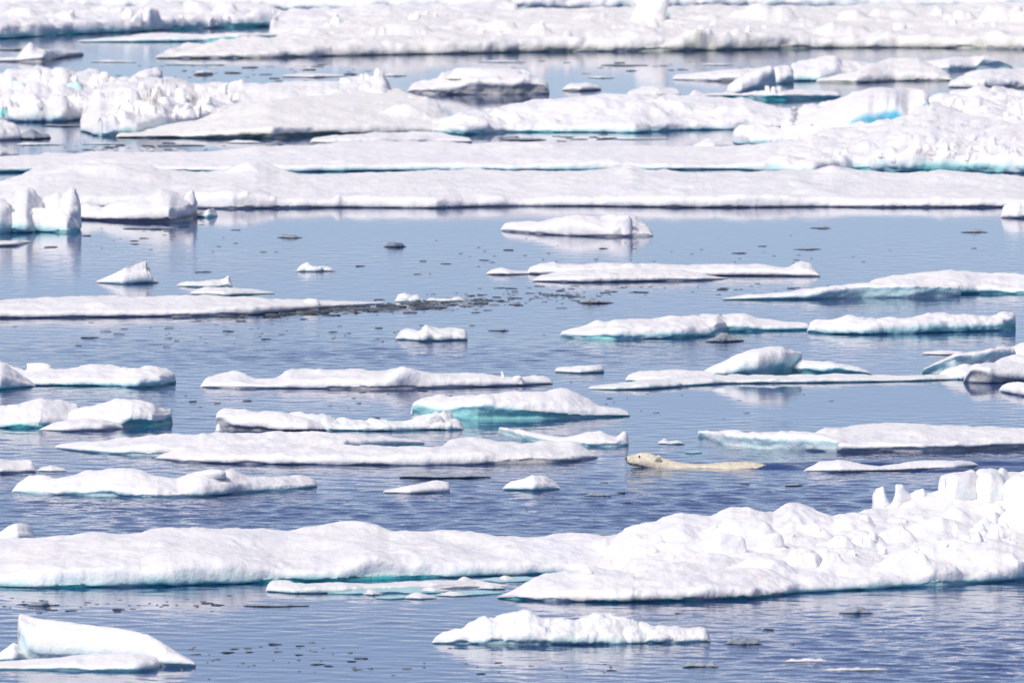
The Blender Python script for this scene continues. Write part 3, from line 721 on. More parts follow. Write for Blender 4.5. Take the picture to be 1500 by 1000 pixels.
floe('M1b', 'small lumpy floe alone in ruffled water near the centre', [(579, 497), (620, 500), (685, 498)], [(579, 491), (590, 484), (615, 484), (625, 477), (640, 477), (660, 481), (685, 486)], q=0.7, rub=0.6, rubs=2.5, col='slush')
floe('M2b', 'tiny flat slushy floe right of the centre', [(812, 545), (850, 547), (885, 545)], [(812, 539), (850, 538), (870, 536), (885, 538)], q=0.5, rub=0.6, rubs=3, col='slush')
floe('M3b', 'crumbly little ice heap with dark rim below the near touching pair', [(1032, 500), (1060, 501), (1090, 499)], [(1032, 498), (1050, 494), (1062, 489), (1072, 493), (1090, 496)], q=0.6, rub=1.4, rubs=6, step=1.0, col='wet', bare=0.5, name='ice_lump', cat='ice lump')

# ---- the nearer rows
floe('N1', 'long smooth floe with a teal undercut nose, upper left row', [(-60, 564), (0, 564), (100, 565), (170, 565), (200, 568), (235, 566), (258, 560)], [(-60, 520), (0, 527), (20, 535), (36, 540), (80, 540), (140, 538), (200, 540), (230, 536), (245, 538), (254, 544), (258, 549)],
     l=[(-60, 562), (100, 563), (180, 563), (205, 562), (240, 557), (258, 551)], q=0.45, a=0.4, deep=0.4, over=0.2, end=4)
blk('N1', 59, 541, 44, 9, seed=251, p=3, cuts=3, label='thin curled cap of snow')
floe('N2', 'white wedge floe with teal foot at the left edge of the upper left row', [(-160, 572), (0, 571), (52, 566)], [(-160, 528), (0, 536), (20, 545), (40, 556), (52, 563)], q=0.7, a=0.5, deep=0.6, l=[(-160, 569), (0, 567), (52, 565)])
floe('N3', 'long white floe with a saddle near its rounded tip, centre left', [(293, 567), (350, 569), (450, 569), (550, 570), (650, 568), (760, 565), (810, 562)], [(293, 563), (305, 552), (340, 543), (360, 546), (375, 553), (388, 556), (405, 552), (425, 541), (500, 539), (560, 541), (640, 546), (720, 550), (760, 553), (795, 551), (810, 557)], q=0.4, a=0.45, col='grey', deep=0.35, l=[(293, 566), (450, 567), (550, 567), (810, 561)], bare=0.7)
bump('N3', 590, 562, 72, 8, 1.3)
blk('N3', 738, 553, 5, 9, seed=262, p=3, lean=(-0.4, 0), label='tiny upright chip of ice')
blk('N3', 757, 560, 18, 10, seed=263, p=2.5)
floe('O1', 'white floe with a broad vivid teal undercut face in the middle', [(603, 611), (640, 613), (700, 615), (760, 614), (850, 612), (923, 609)], [(603, 590), (612, 586), (640, 578), (720, 575), (760, 572), (790, 569), (815, 569), (832, 572), (850, 580), (880, 592), (910, 597), (918, 600), (923, 606)],
     l=[(603, 592), (628, 598), (640, 600), (660, 601), (690, 597), (708, 593), (722, 597), (760, 602), (800, 606), (850, 609), (923, 608)], q=0.55, a=0.55, over=0.25, deep=0.25, end=3, bare=1.0)
floe('O2', 'translucent pale lump of ice at the left foot of the vivid teal floe', [(601, 608), (615, 609), (631, 608)], [(601, 597), (607, 590), (622, 594), (631, 600)], q=0.9, col='pale', bare=0.6, name='ice_lump', cat='ice lump')
floe('P1', 'thick white floe at the left edge, behind its neighbour with the flat foot', [(-160, 628), (0, 627), (60, 627), (120, 622)], [(-160, 602), (0, 599), (30, 595), (60, 588), (90, 588), (112, 595), (120, 602)], q=0.65, a=0.4, deep=0.5, rub=0.2)
floe('P2', 'blunt nosed white floe with a teal hollow under its front, left side', [(88, 622), (140, 626), (180, 626), (225, 625), (253, 620)], [(88, 612), (110, 601), (130, 598), (150, 592), (170, 588), (205, 588), (230, 597), (250, 600), (253, 604)], l=[(88, 620), (150, 622), (180, 622), (192, 614), (215, 616), (240, 615), (253, 609)], q=0.7, a=0.55, over=0.35, deep=0.4, end=3, rub=0.15)
floe('P3', 'low grey white ice tongue lying in front of the blunt nosed floe', [(57, 630), (100, 632), (150, 631), (181, 627)], [(57, 628), (75, 620), (100, 615), (130, 613), (165, 615), (181, 621)], q=0.5, a=0.5, col='grey', bare=0.4)
floe('Q1', 'thick wedge floe with a grey overhanging front, left of centre', [(318, 628), (345, 629), (380, 631), (450, 632), (480, 630)], [(315, 606), (322, 600), (330, 597), (350, 595), (370, 600), (400, 602), (440, 611), (480, 621)], l=[(315, 608), (325, 613), (340, 622), (355, 626), (400, 629), (480, 629)], q=0.6, a=0.6, col='grey', over=0.3, deep=0.3, end=3)
floe('Q3', 'tiny white chip under the overhanging wedge floe', [(315, 633), (321, 634), (328, 633)], [(315, 624), (321, 620), (328, 629)], q=0.9, name='ice_lump', cat='ice lump')
floe('Q2', 'crumbled slushy floe running right from the grey fronted wedge', [(420, 622), (480, 631), (560, 631), (600, 630), (680, 629)], [(420, 608), (460, 608), (485, 614), (520, 617), (560, 616), (590, 620), (610, 614), (640, 607), (658, 610), (670, 618), (680, 626)], q=0.6, rub=0.9, rubs=3, col='slush')
blk('Q2', 638, 618, 34, 12, seed=281, col='slush', p=2.5, nz=0.1)
floe('R1', 'broad low floe partly hidden behind the longer snowy one, left of centre', [(80, 656), (110, 660), (160, 665), (230, 668), (300, 668), (500, 664), (622, 649)], [(80, 652), (150, 646), (200, 639), (260, 635), (330, 635), (350, 637), (400, 634), (500, 637), (560, 637), (622, 644)], l=[(80, 655), (160, 662), (230, 665), (500, 655), (560, 648), (622, 647)], q=0.3, a=0.35, deep=0.35, bare=0.8, col='pale')
floe('R2', 'long smooth snowy floe with a grey waterline, in front of the broad low one', [(227, 671), (270, 677), (330, 679), (500, 681), (620, 681), (700, 680), (800, 678), (838, 676), (876, 670)], [(227, 670), (240, 663), (270, 656), (330, 651), (400, 649), (480, 650), (560, 656), (620, 656), (645, 652), (670, 642), (690, 640), (740, 643), (800, 645), (840, 650), (865, 660), (876, 667)],
     l=[(227, 670.5), (270, 674), (500, 678), (700, 677), (838, 672), (876, 668)], q=0.35, a=0.35, col='grey', deep=0.4, bare=0.8)
floe('S1', 'floe with a jutting point and a raised horn, just ahead of the bear', [(729, 634), (760, 643), (800, 650), (860, 654), (905, 654), (921, 652)], [(729, 624), (760, 628), (790, 634), (820, 638), (850, 635), (880, 634), (903, 640), (910, 635), (915, 632), (919, 640), (921, 647)], l=[(729, 627), (760, 636), (800, 645), (860, 651), (921, 650)], q=0.5, a=0.5, col='pale', deep=0.4, end=3, sm=0.8)
floe('S2', 'small crumb of white ice between the bear and the long teal faced floe', [(963, 650), (985, 651), (1003, 650)], [(963, 646), (973, 642), (980, 647), (992, 644), (1003, 648)], q=0.8, rub=0.6, rubs=4, col='slush', name='ice_lump', cat='ice lump')
floe('S3', 'small turquoise ice fragment just above the bear', [(1003, 663), (1015, 664), (1028, 663)], [(1003, 661), (1015, 661), (1028, 660)], q=0.8, col='blue', bare=0.3, name='ice_lump', cat='ice lump')
floe('T1', 'flat snowy floe cut by the left edge, beside a tiny slushy one', [(-160, 694), (0, 694), (53, 691)], [(-160, 676), (0, 673), (45, 674), (53, 680)], q=0.35, col='grey')
floe('T1b', 'tiny slushy floe beside the flat one at the left edge', [(55, 690), (75, 691), (98, 690)], [(55, 684), (75, 681), (98, 686)], q=0.5, col='slush', rub=0.4)
floe('T2', 'undulating white floe with pale teal sunken skirt, lower left', [(17, 721), (60, 724), (150, 727), (230, 729), (300, 727), (350, 722), (420, 718), (465, 713)], [(17, 716), (28, 704), (42, 696), (65, 694), (85, 698), (110, 694), (130, 689), (180, 687), (205, 691), (235, 697), (260, 701), (285, 695), (312, 690), (322, 696), (338, 691), (370, 698), (420, 697), (440, 696), (465, 705)], q=0.6, a=0.4, deep=0.25, col='pale', rub=0.3, rubs=1.2)
blk('T2', 300, 700, 60, 10, seed=302, p=2.5, cuts=2)
floe('U1', 'dark blue glassy ice lump in front of the long smooth snowy floe', [(585, 699), (640, 701), (719, 699)], [(585, 695), (600, 691), (625, 690), (650, 695), (690, 693), (719, 696)], q=0.9, a=0.65, col='wet', bare=0.9, deep=0.25, rub=0.4, rubs=3, name='ice_lump', cat='ice lump')
floe('U2', 'small flat wedge of ice below the dark glassy lump', [(561, 721), (600, 723), (659, 720)], [(561, 718), (600, 712), (640, 705), (659, 708)], q=0.6, a=0.5, col='grey', bare=0.6, end=4)
floe('U3', 'small shell shaped white ice mound below the middle', [(736, 716), (780, 719), (822, 716)], [(736, 713), (750, 705), (780, 697), (800, 699), (815, 706), (822, 713)], q=0.8, a=0.5, col='pale', name='ice_lump', cat='ice lump')
floe('V1a', 'sharp left tip of pale teal ice under a snow cap, behind the bear', [(1032, 640), (1062, 652), (1110, 657), (1160, 658), (1225, 662), (1300, 658)], [(1022, 631), (1060, 630), (1090, 633), (1135, 628), (1145, 624), (1165, 628), (1200, 636), (1240, 648), (1300, 654)], l=[(1022, 632.5), (1050, 638), (1060, 640), (1110, 642), (1165, 645), (1300, 648)], q=0.4, a=0.6, over=0.15, deep=0.15, bare=0.85, col='pale', end=2)
floe('V1b', 'wide flat floe with a dark grey overhanging edge right behind the bear', [(1166, 652), (1200, 659), (1230, 662), (1350, 662), (1500, 657), (1660, 652)], [(1166, 644), (1180, 637), (1210, 628), (1260, 622), (1295, 618), (1350, 621), (1420, 624), (1500, 626), (1660, 627)], l=[(1166, 645), (1200, 650), (1240, 655), (1350, 655), (1500, 650), (1660, 646)], q=0.2, a=0.22, over=0.2, deep=0.25, col='grey', end=3, n=0.8)
floe('W1', 'narrow low white floe in the bear\'s wake', [(1177, 690), (1230, 692), (1300, 690), (1400, 688), (1434, 683)], [(1177, 687), (1200, 677), (1230, 674), (1260, 679), (1290, 683), (1310, 679), (1345, 675), (1410, 674), (1434, 679)], q=0.5, a=0.4, col='grey', l=[(1177, 689), (1300, 688), (1400, 684), (1434, 680)])
floe('X4', 'thin slab leaning away behind the tilted white slab on the right', [(1145, 548), (1220, 550), (1277, 549)], [(1145, 536), (1170, 527), (1220, 530), (1260, 537), (1277, 546)], l=[(1145, 540), (1200, 541), (1230, 540), (1277, 547)], q=0.6, a=0.5, over=0.3, deep=0.2)
floe('X3', 'flat white floe left of the tilted slab', [(916, 558), (960, 560), (1050, 558)], [(916, 550), (935, 545), (980, 543), (1050, 544)], q=0.35, col='pale')
floe('X2', 'long slushy base floe carrying the tilted slab', [(861, 570), (900, 571), (950, 570), (1000, 566), (1060, 562), (1150, 561), (1300, 559), (1432, 555)], [(861, 566), (920, 561), (945, 556), (1000, 551), (1050, 549), (1150, 550), (1250, 549), (1330, 550), (1432, 547)], q=0.25, a=0.35, col='slush', rub=0.5, rubs=2.5)
X1 = floe('X1', 'tilted white slab with teal underside propped up on the slushy floe', [(1022, 553), (1060, 555), (1110, 554), (1150, 551), (1176, 545)], [(1022, 548), (1060, 528), (1100, 512), (1130, 506), (1145, 507), (1160, 512), (1176, 515)], l=[(1022, 550), (1060, 547), (1100, 541), (1140, 535), (1165, 524), (1176, 516.5)], q=0.6, a=0.75, over=0.55, deep=0.35, end=2, n=0.5, name='ice_slab', cat='ice slab')
floe('Y5', 'white hump of ice at the right edge above the pale teal slab', [(1476, 525), (1500, 526), (1660, 526)], [(1476, 512), (1490, 504), (1510, 500), (1660, 492)], q=0.6, col='pale')
floe('Y1', 'pale teal curved slab leaning on floes at the right edge', [(1350, 546), (1400, 547), (1450, 545), (1488, 540)], [(1350, 541), (1370, 528), (1400, 515), (1440, 508), (1470, 506), (1488, 513)], l=[(1350, 543), (1375, 532), (1400, 522), (1440, 515), (1488, 517)], q=0.6, a=0.6, col='pale', bare=0.85, deep=0.1, over=0.3, end=3, name='ice_slab', cat='ice slab')
floe('Y3', 'low slushy white floe before the pale teal curved slab', [(1372, 554), (1410, 556), (1450, 554)], [(1372, 549), (1395, 540), (1415, 536), (1450, 542)], q=0.6, col='slush', rub=0.5, rubs=2.5)
floe('Y2', 'thick floe with grey sloping front at the right edge', [(1411, 560), (1450, 561), (1500, 559), (1660, 557)], [(1411, 555), (1422, 537), (1440, 528), (1480, 521), (1660, 516)], l=[(1411, 558), (1422, 540), (1440, 545), (1460, 550), (1500, 554), (1660, 553)], q=0.5, a=0.5, col='grey', over=0.35, deep=0.3, end=3)
floe('Y4', 'small rounded white floe below the grey fronted one at the right edge', [(1463, 573), (1500, 580), (1660, 586)], [(1463, 568), (1475, 562), (1490, 560), (1660, 560)], q=0.5, a=0.5, col='grey', bare=0.5)
floe('Y6', 'thin grey floe above the pale teal curved slab', [(1350, 519), (1380, 520), (1412, 519)], [(1350, 516), (1380, 512), (1412, 514)], q=0.4, col='grey')

hummocks('G1', (40, 1480), 262, 298, 30, 40, 140, 21, 1.2, 0.18)
hummocks('F1', (20, 1150), 216, 244, 24, 40, 120, 22, 1.2, 0.18)
hummocks('J1', (0, 400), 440, 458, 12, 30, 90, 23, 1.2, 0.18)
hummocks('R2', (280, 820), 655, 674, 16, 24, 80, 24, 1.3, 0.21)
hummocks('R1', (140, 560), 642, 658, 12, 24, 80, 25, 1.3, 0.21)
hummocks('V1b', (1210, 1500), 628, 648, 12, 24, 70, 26, 1.3, 0.18)
hummocks('N3', (320, 780), 546, 562, 14, 20, 60, 27, 1.3, 0.21)
hummocks('J3', (790, 1180), 388, 398, 10, 20, 60, 28, 1.3, 0.21)
hummocks('M1', (300, 1500), 25, 64, 40, 24, 90, 29, 1.6, 0.36)
hummocks('E3', (680, 1150), 150, 184, 18, 24, 80, 30, 1.6, 0.30)

for i, (x0, x1, yb, h) in enumerate(((-20, 60, 74, 4), (132, 200, 92, 4), (240, 330, 96, 3), (60, 122, 186, 4), (20, 90, 213, 4), (120, 185, 212, 3), (230, 300, 214, 3), (330, 385, 210, 4), (700, 770, 92, 3), (880, 950, 97, 3), (1020, 1075, 96, 3), (560, 596, 112, 4), (730, 800, 206, 4), (900, 980, 205, 3), (860, 900, 115, 3))):
    xm = (x0 + x1) / 2
    floe('SL%d' % i, 'thin slushy ice film in a lead of the far pack', [(x0, yb - 0.5), (xm, yb), (x1, yb - 0.5)], [(x0, yb - 1.5), (x0 * 0.7 + x1 * 0.3, yb - h), (x0 * 0.3 + x1 * 0.7, yb - h * 0.8), (x1, yb - 1.5)], q=0.3, a=0.4, jag=0.5, col='slush' if i % 3 else 'wet', rub=0.5, rubs=2, name='slush_film', cat='slush', group='slush films in the far leads')
def chips(parent, key, xr, lo, hi, count, smin, smax, seed):
    rng = np.random.default_rng(seed)
    for i in range(count):
        x, r = rng.uniform(*xr), rng.uniform(lo, hi)
        w = smin + (smax - smin) * rng.random() ** 2
        block(parent, key, x, r, w, w * rng.uniform(0.4, 0.8), col='pale', seed=seed * 50 + i, p=rng.uniform(4, 8), cuts=6, nz=0.03, rz=rng.uniform(-0.8, 0.8), lean=(rng.normal(0, 0.25), 0), res=5, sink=0.5, facet=0.6)
chips(FLOES['E1'], 'E1', (0, 160), 118, 168, 22, 8, 20, 61)
chips(FLOES['E2'], 'E2', (150, 350), 130, 176, 34, 8, 20, 62)
chips(FLOES['E4'], 'E4', (1370, 1500), 145, 185, 20, 8, 20, 63)
chips(FLOES['F1'], 'F1', (1180, 1500), 205, 240, 34, 8, 20, 64)
chips(FLOES['M1'], 'M1', (430, 1490), 22, 58, 34, 8, 22, 65)
chips(FLOES['L1'], 'L1', (10, 410), 14, 40, 14, 8, 20, 66)
# ---- the big near floe with its pressure ridge
floe('Z0', 'small white wedge of ice peeping from behind the big near floe at the left edge', [(-20, 792), (25, 793), (52, 790)], [(-20, 784), (0, 777), (20, 765), (33, 762), (43, 768), (52, 784)], q=0.85, a=0.4, n=0.6, name='ice_block', cat='ice block')
BIG = floe('Z', 'biggest near floe with a rubble pressure ridge and bright teal waterline',
     [(-160, 856), (0, 859), (60, 861), (150, 860), (250, 858), (390, 853), (500, 851), (600, 847), (700, 844), (830, 840), (900, 842), (1000, 842), (1080, 846)],
     [(-160, 794), (0, 789), (50, 786), (100, 782), (200, 779), (260, 774), (380, 774), (420, 776), (480, 769), (500, 767), (535, 764), (552, 767), (570, 778), (650, 780), (720, 784), (800, 785), (820, 784), (870, 786), (905, 784), (930, 775), (1000, 775), (1080, 780)],
     l=[(-160, 855), (0, 857), (60, 858), (150, 856), (250, 852), (390, 849), (500, 847), (600, 843), (700, 841), (830, 838), (1080, 844)], q=0.3, a=0.22, deep=0.7, over=0.12, n=0.9, rub=0.04)
for x, r, w, h, s in ((300, 850, 260, 22, 401), (120, 850, 180, 22, 402), (30, 838, 90, 10, 403), (520, 776, 90, 12, 404), (640, 820, 150, 16, 405), (560, 842, 160, 16, 406), (760, 812, 120, 12, 407), (240, 838, 150, 10, 408), (450, 806, 180, 7, 409), (850, 806, 120, 12, 410), (160, 800, 200, 6, 411)):
    bump('Z', x, r, w, h * 0.5, 1.0)
hummocks('Z', (-20, 900), 785, 846, 34, 30, 150, 31, 1.2, 0.2)
RIDGE = ice('pressure_ridge', [(880, 838), (930, 858), (1000, 868), (1100, 874), (1150, 871), (1170, 868), (1300, 861), (1380, 858), (1500, 849), (1660, 840)],
     [(880, 792), (905, 784), (925, 775), (950, 771), (985, 761), (1000, 758), (1040, 757), (1055, 753), (1072, 748), (1090, 748), (1110, 753), (1132, 755), (1145, 748), (1160, 741), (1172, 741), (1195, 751), (1220, 757), (1250, 752), (1282, 746), (1300, 743), (1320, 734), (1345, 731), (1375, 724), (1420, 720), (1500, 714), (1660, 708)],
     l=[(880, 836), (1000, 866), (1100, 871), (1150, 868), (1300, 857), (1500, 845), (1660, 836)], q=0.42, a=0.10, deep=0.3, over=0.15, rub=0.42, rubs=1.15, n=1.0, parent=BIG, key='R', bare=0.9, dense=2.2, step=1.6, sm=0.9)
# rises in the ridge's own surface, back to front
for x, r, w, h, pw, asp in ((1085, 785, 110, 20, 2.2, 0.8), (1168, 768, 76, 16, 2.0, 0.7), (1180, 782, 60, 12, 2.0, 0.7), (985, 792, 90, 14, 1.8, 0.9), (960, 812, 100, 10, 1.5, 1.0), (1125, 806, 50, 14, 2.2, 0.7), (1180, 826, 64, 16, 2.2, 0.8),
        (1225, 800, 56, 14, 2.0, 0.8), (1272, 800, 60, 16, 2.2, 0.7), (1310, 792, 64, 16, 2.2, 0.7), (1250, 774, 70, 12, 1.8, 0.8), (1385, 778, 110, 15, 1.8, 0.7), (1430, 800, 90, 12, 1.8, 0.8), (1340, 778, 60, 12, 1.6, 0.7), (1458, 780, 60, 10, 1.5, 0.7), (1490, 770, 60, 22, 2.0, 0.7),
        (1328, 836, 70, 20, 1.1, 0.8), (1365, 838, 90, 14, 1.2, 0.8), (1440, 826, 220, 22, 1.5, 0.8), (1240, 836, 120, 10, 1.3, 0.9), (1120, 832, 80, 12, 1.5, 0.9), (1040, 800, 40, 10, 1.8, 0.8), (1215, 818, 40, 12, 2.0, 0.7), (1400, 760, 50, 14, 2.0, 0.7), (1450, 752, 50, 14, 2.0, 0.7)):
    bump('R', x, r, w, h, pw, asp, 0.35)
hummocks('R', (930, 1520), lambda x: 775 - 0.03 * (x - 900), lambda x: 826, 26, 12, 40, 5, 1.8)
P1_ = ice('ice_pinnacle', [(1276, 812), (1310, 814), (1364, 812)], [(1276, 760), (1278, 732), (1280, 722), (1284, 716), (1293, 713), (1297, 722), (1301, 734), (1305, 741), (1308, 733), (1311, 718), (1314, 711), (1320, 711), (1327, 717), (1334, 724), (1341, 719), (1352, 716), (1356, 729), (1364, 748)], q=0.95, a=0.75, parent=BIG, key='P', sm=0.2, end=2, dmin=0.35, step=0.6, n=0.5, col='pale')
P2_ = ice('ice_wall', [(1366, 806), (1430, 806), (1500, 802), (1660, 800)], [(1366, 735), (1372, 728), (1375, 706), (1382, 697), (1395, 693), (1412, 691), (1423, 690), (1429, 694), (1436, 690), (1450, 688), (1463, 690), (1467, 687), (1475, 691), (1495, 692), (1520, 686), (1560, 692), (1660, 690)],
     q=0.9, a=0.7, parent=BIG, key='WL', sm=0.6, end=3, dmin=0.7, step=1.0, n=0.8, rub=0.3, rubs=1.6, col='pale')
for f_, t_, l_ in (([(1373, 811), (1400, 812), (1432, 810)], [(1373, 722), (1375, 708), (1379, 700), (1386, 695), (1400, 692), (1420, 691), (1428, 696), (1432, 708)], [(1373, 728), (1385, 722), (1400, 719), (1420, 718), (1432, 722)]),
                   ([(1430, 810), (1450, 811), (1473, 809)], [(1430, 704), (1435, 693), (1450, 689), (1464, 691), (1470, 698), (1473, 706)], [(1430, 720), (1450, 717), (1473, 720)]),
                   ([(1470, 814), (1500, 815), (1600, 812)], [(1470, 716), (1478, 704), (1490, 699), (1510, 698), (1540, 690), (1600, 700)], [(1470, 760), (1600, 760)])):
    ice('ice_block', f_, t_, l=l_, q=0.93, a=0.8, parent=BIG, key='WB%d' % f_[0][0], over=0.25, deep=0.05, bare=0.4, n=0.9, rub=0.3, rubs=2.0, end=2, step=1.0, dmin=0.6, col='pale')
ice('ice_block', [(1440, 822), (1458, 824), (1476, 821)], [(1440, 766), (1446, 752), (1455, 746), (1463, 750), (1471, 762), (1476, 772)], q=0.93, a=0.7, parent=BIG, key='WB3', n=0.5, end=3, step=1.0, dmin=0.4, col='pale')
LOBE = ice('snow_lobe', [(728, 876), (745, 877), (800, 880), (900, 882), (1000, 880), (1100, 877), (1150, 871), (1166, 866)], [(728, 873), (750, 864), (770, 855), (800, 843), (850, 836), (870, 830), (900, 836), (930, 842), (960, 832), (1000, 818), (1040, 813), (1090, 818), (1125, 830), (1145, 848), (1166, 860)],
     l=[(728, 874), (745, 873), (800, 876), (900, 877), (1000, 876), (1100, 874), (1166, 865)], q=0.35, a=0.3, col='dirty', deep=0.75, over=0.15, parent=BIG, key='LB', n=1.1, rub=0.3, rubs=2.2, streak=1.0)
LOBE['label'] = 'dirty grey fronted lobe of snow'
block(BIG, 'LB', 860, 842, 20, 12, seed=422, p=2.6, col='grey', name='snow_lump')
def rb(x, r, w, h, s, **kw):
    d = dict(p=3.4, cuts=6, nz=0.05, res=12)
    d.update(kw)
    return block(BIG, 'R', x, r, w, h, seed=s, **d)
rb(1066, 813, 62, 33, 431, p=6.5, cuts=1, nz=0.02, rz=0.38, depth=0.5, tap=0.06, res=16)
rb(1182, 828, 46, 22, 438, p=4, rz=-0.5)
rb(1132, 806, 34, 20, 436, p=3.5, rz=0.4)
rb(1436, 780, 20, 10, 462, p=3, col='teal', bare=0.3)
rb(1046, 778, 14, 8, 463, p=3, col='teal', bare=0.3)

ice('snow_bank', [(1352, 824), (1400, 826), (1500, 822), (1620, 818)], [(1352, 756), (1365, 742), (1380, 731), (1400, 722), (1420, 720), (1445, 723), (1470, 717), (1500, 713), (1540, 716), (1620, 712)], q=0.6, a=0.25, parent=BIG, key='BK', n=1.2, rub=0.45, rubs=1.8, end=10, col='pale', dense=1.5)
ice('snow_bank', [(1262, 822), (1310, 824), (1372, 822)], [(1262, 764), (1278, 748), (1292, 741), (1306, 742), (1318, 731), (1335, 733), (1350, 732), (1362, 742), (1372, 752)], q=0.6, a=0.25, parent=BIG, key='BK2', n=1.2, rub=0.3, rubs=1.8, end=8, col='pale', dense=1.5)
chips(BIG, 'R', (1200, 1500), 762, 815, 18, 6, 24, 71)
chips(BIG, 'R', (950, 1200), 785, 822, 8, 6, 18, 72)
floe('AA', 'slushy white ledge of broken ice along the teal edge of the big near floe', [(389, 866), (430, 869), (500, 868), (560, 865), (640, 862), (700, 857)], [(389, 857), (400, 851), (430, 853), (480, 852), (540, 857), (600, 853), (650, 851), (700, 852)], q=0.35, a=0.4, col='slush', rub=0.5, rubs=2, deep=0.5)
for i, (x0, x1, y0, y1) in enumerate(((480, 650, 858, 870), (590, 745, 850, 862), (690, 805, 844, 853), (640, 735, 864, 872), (550, 610, 872, 877))):
    floe('AB%d' % i, ('pale turquoise ice shelf awash in the notch, leftmost of the long ones', 'pale turquoise ice shelf awash in the middle of the notch', 'pale turquoise ice shelf awash in the innermost corner of the notch', 'pale turquoise ice shelf awash at the mouth of the notch', 'smallest pale turquoise ice shelf awash, lowest in the notch')[i],
         [(x0, y1 - 2), (x0 * 0.6 + x1 * 0.4, y1), (x1, y1 - 3)], [(x0, y1 - 3), (x0 * 0.7 + x1 * 0.3, y0 + 1), (x0 * 0.3 + x1 * 0.7, y0), (x1, y1 - 5)], q=0.03, a=0.06, col='blue' if i != 1 else 'pale', bare=0.0, n=0.3, jag=1.3, name='ice_shelf', cat='ice shelf')
for i, (x0, x1, y) in enumerate(((565, 600, 858), (610, 660, 866), (665, 700, 854), (640, 690, 872), (700, 740, 862), (590, 640, 876), (530, 560, 870), (725, 760, 850))):
    floe('AC%d' % i, ('second', 'fourth', 'sixth', 'fifth', 'seventh', 'third', 'leftmost', 'last')[i] + ' small slushy ice cake, counted from the left, in the turquoise notch', [(x0, y), ((x0 + x1) / 2, y + 1.5), (x1, y)], [(x0, y - 2), (x0 * 0.6 + x1 * 0.4, y - 6 - i % 3), (x1, y - 2)], q=0.5, col='slush', rub=0.5, rubs=3, name='ice_cake', cat='ice cake', group='ice cakes in the turquoise notch')
floe('BB', 'crusty lumpy ice floe with a faint teal middle, alone in the foreground', [(632, 942), (700, 943), (790, 944), (900, 943), (1041, 940)], [(632, 937), (645, 926), (665, 918), (690, 911), (710, 905), (735, 909), (760, 907), (775, 901), (800, 905), (850, 905), (890, 902), (910, 908), (940, 912), (960, 916), (985, 920), (1030, 922), (1041, 932)], q=0.75, a=0.5, col='slush', rub=0.35, rubs=5.0, n=1.5, deep=0.3, sm=0.6, step=1.0, dense=1.6)
bump('BB', 800, 941, 40, -8, 1.2)
floe('CC2', 'flat white base floe under the curved slab in the near left corner', [(-160, 979), (50, 981), (150, 983), (200, 983), (228, 980), (247, 969)], [(-160, 970), (30, 964), (80, 961), (150, 958), (210, 960), (247, 964)], q=0.35, a=0.45, deep=0.2, col='pale')
floe('CC1', 'curved white slab rising to a sharp prow in the near left corner', [(26, 966), (45, 967), (120, 968), (200, 972), (240, 976), (287, 976)], [(26, 904), (30, 899), (50, 903), (100, 908), (160, 917), (215, 930), (230, 937), (260, 955), (287, 969)], l=[(26, 912), (34, 930), (42, 948), (60, 954), (120, 957), (200, 961), (240, 970), (287, 973)], q=0.8, a=0.8, over=0.25, deep=0.12, bare=0.7, col='pale', end=2.5, n=0.5, sm=0.6, name='ice_slab', cat='ice slab')
floe('CC3', 'rounded white lump against the prow of the curved slab', [(-10, 968), (20, 969), (43, 966)], [(-10, 962), (5, 950), (20, 942), (33, 945), (43, 955)], q=0.85, a=0.5, name='ice_lump', cat='ice lump')
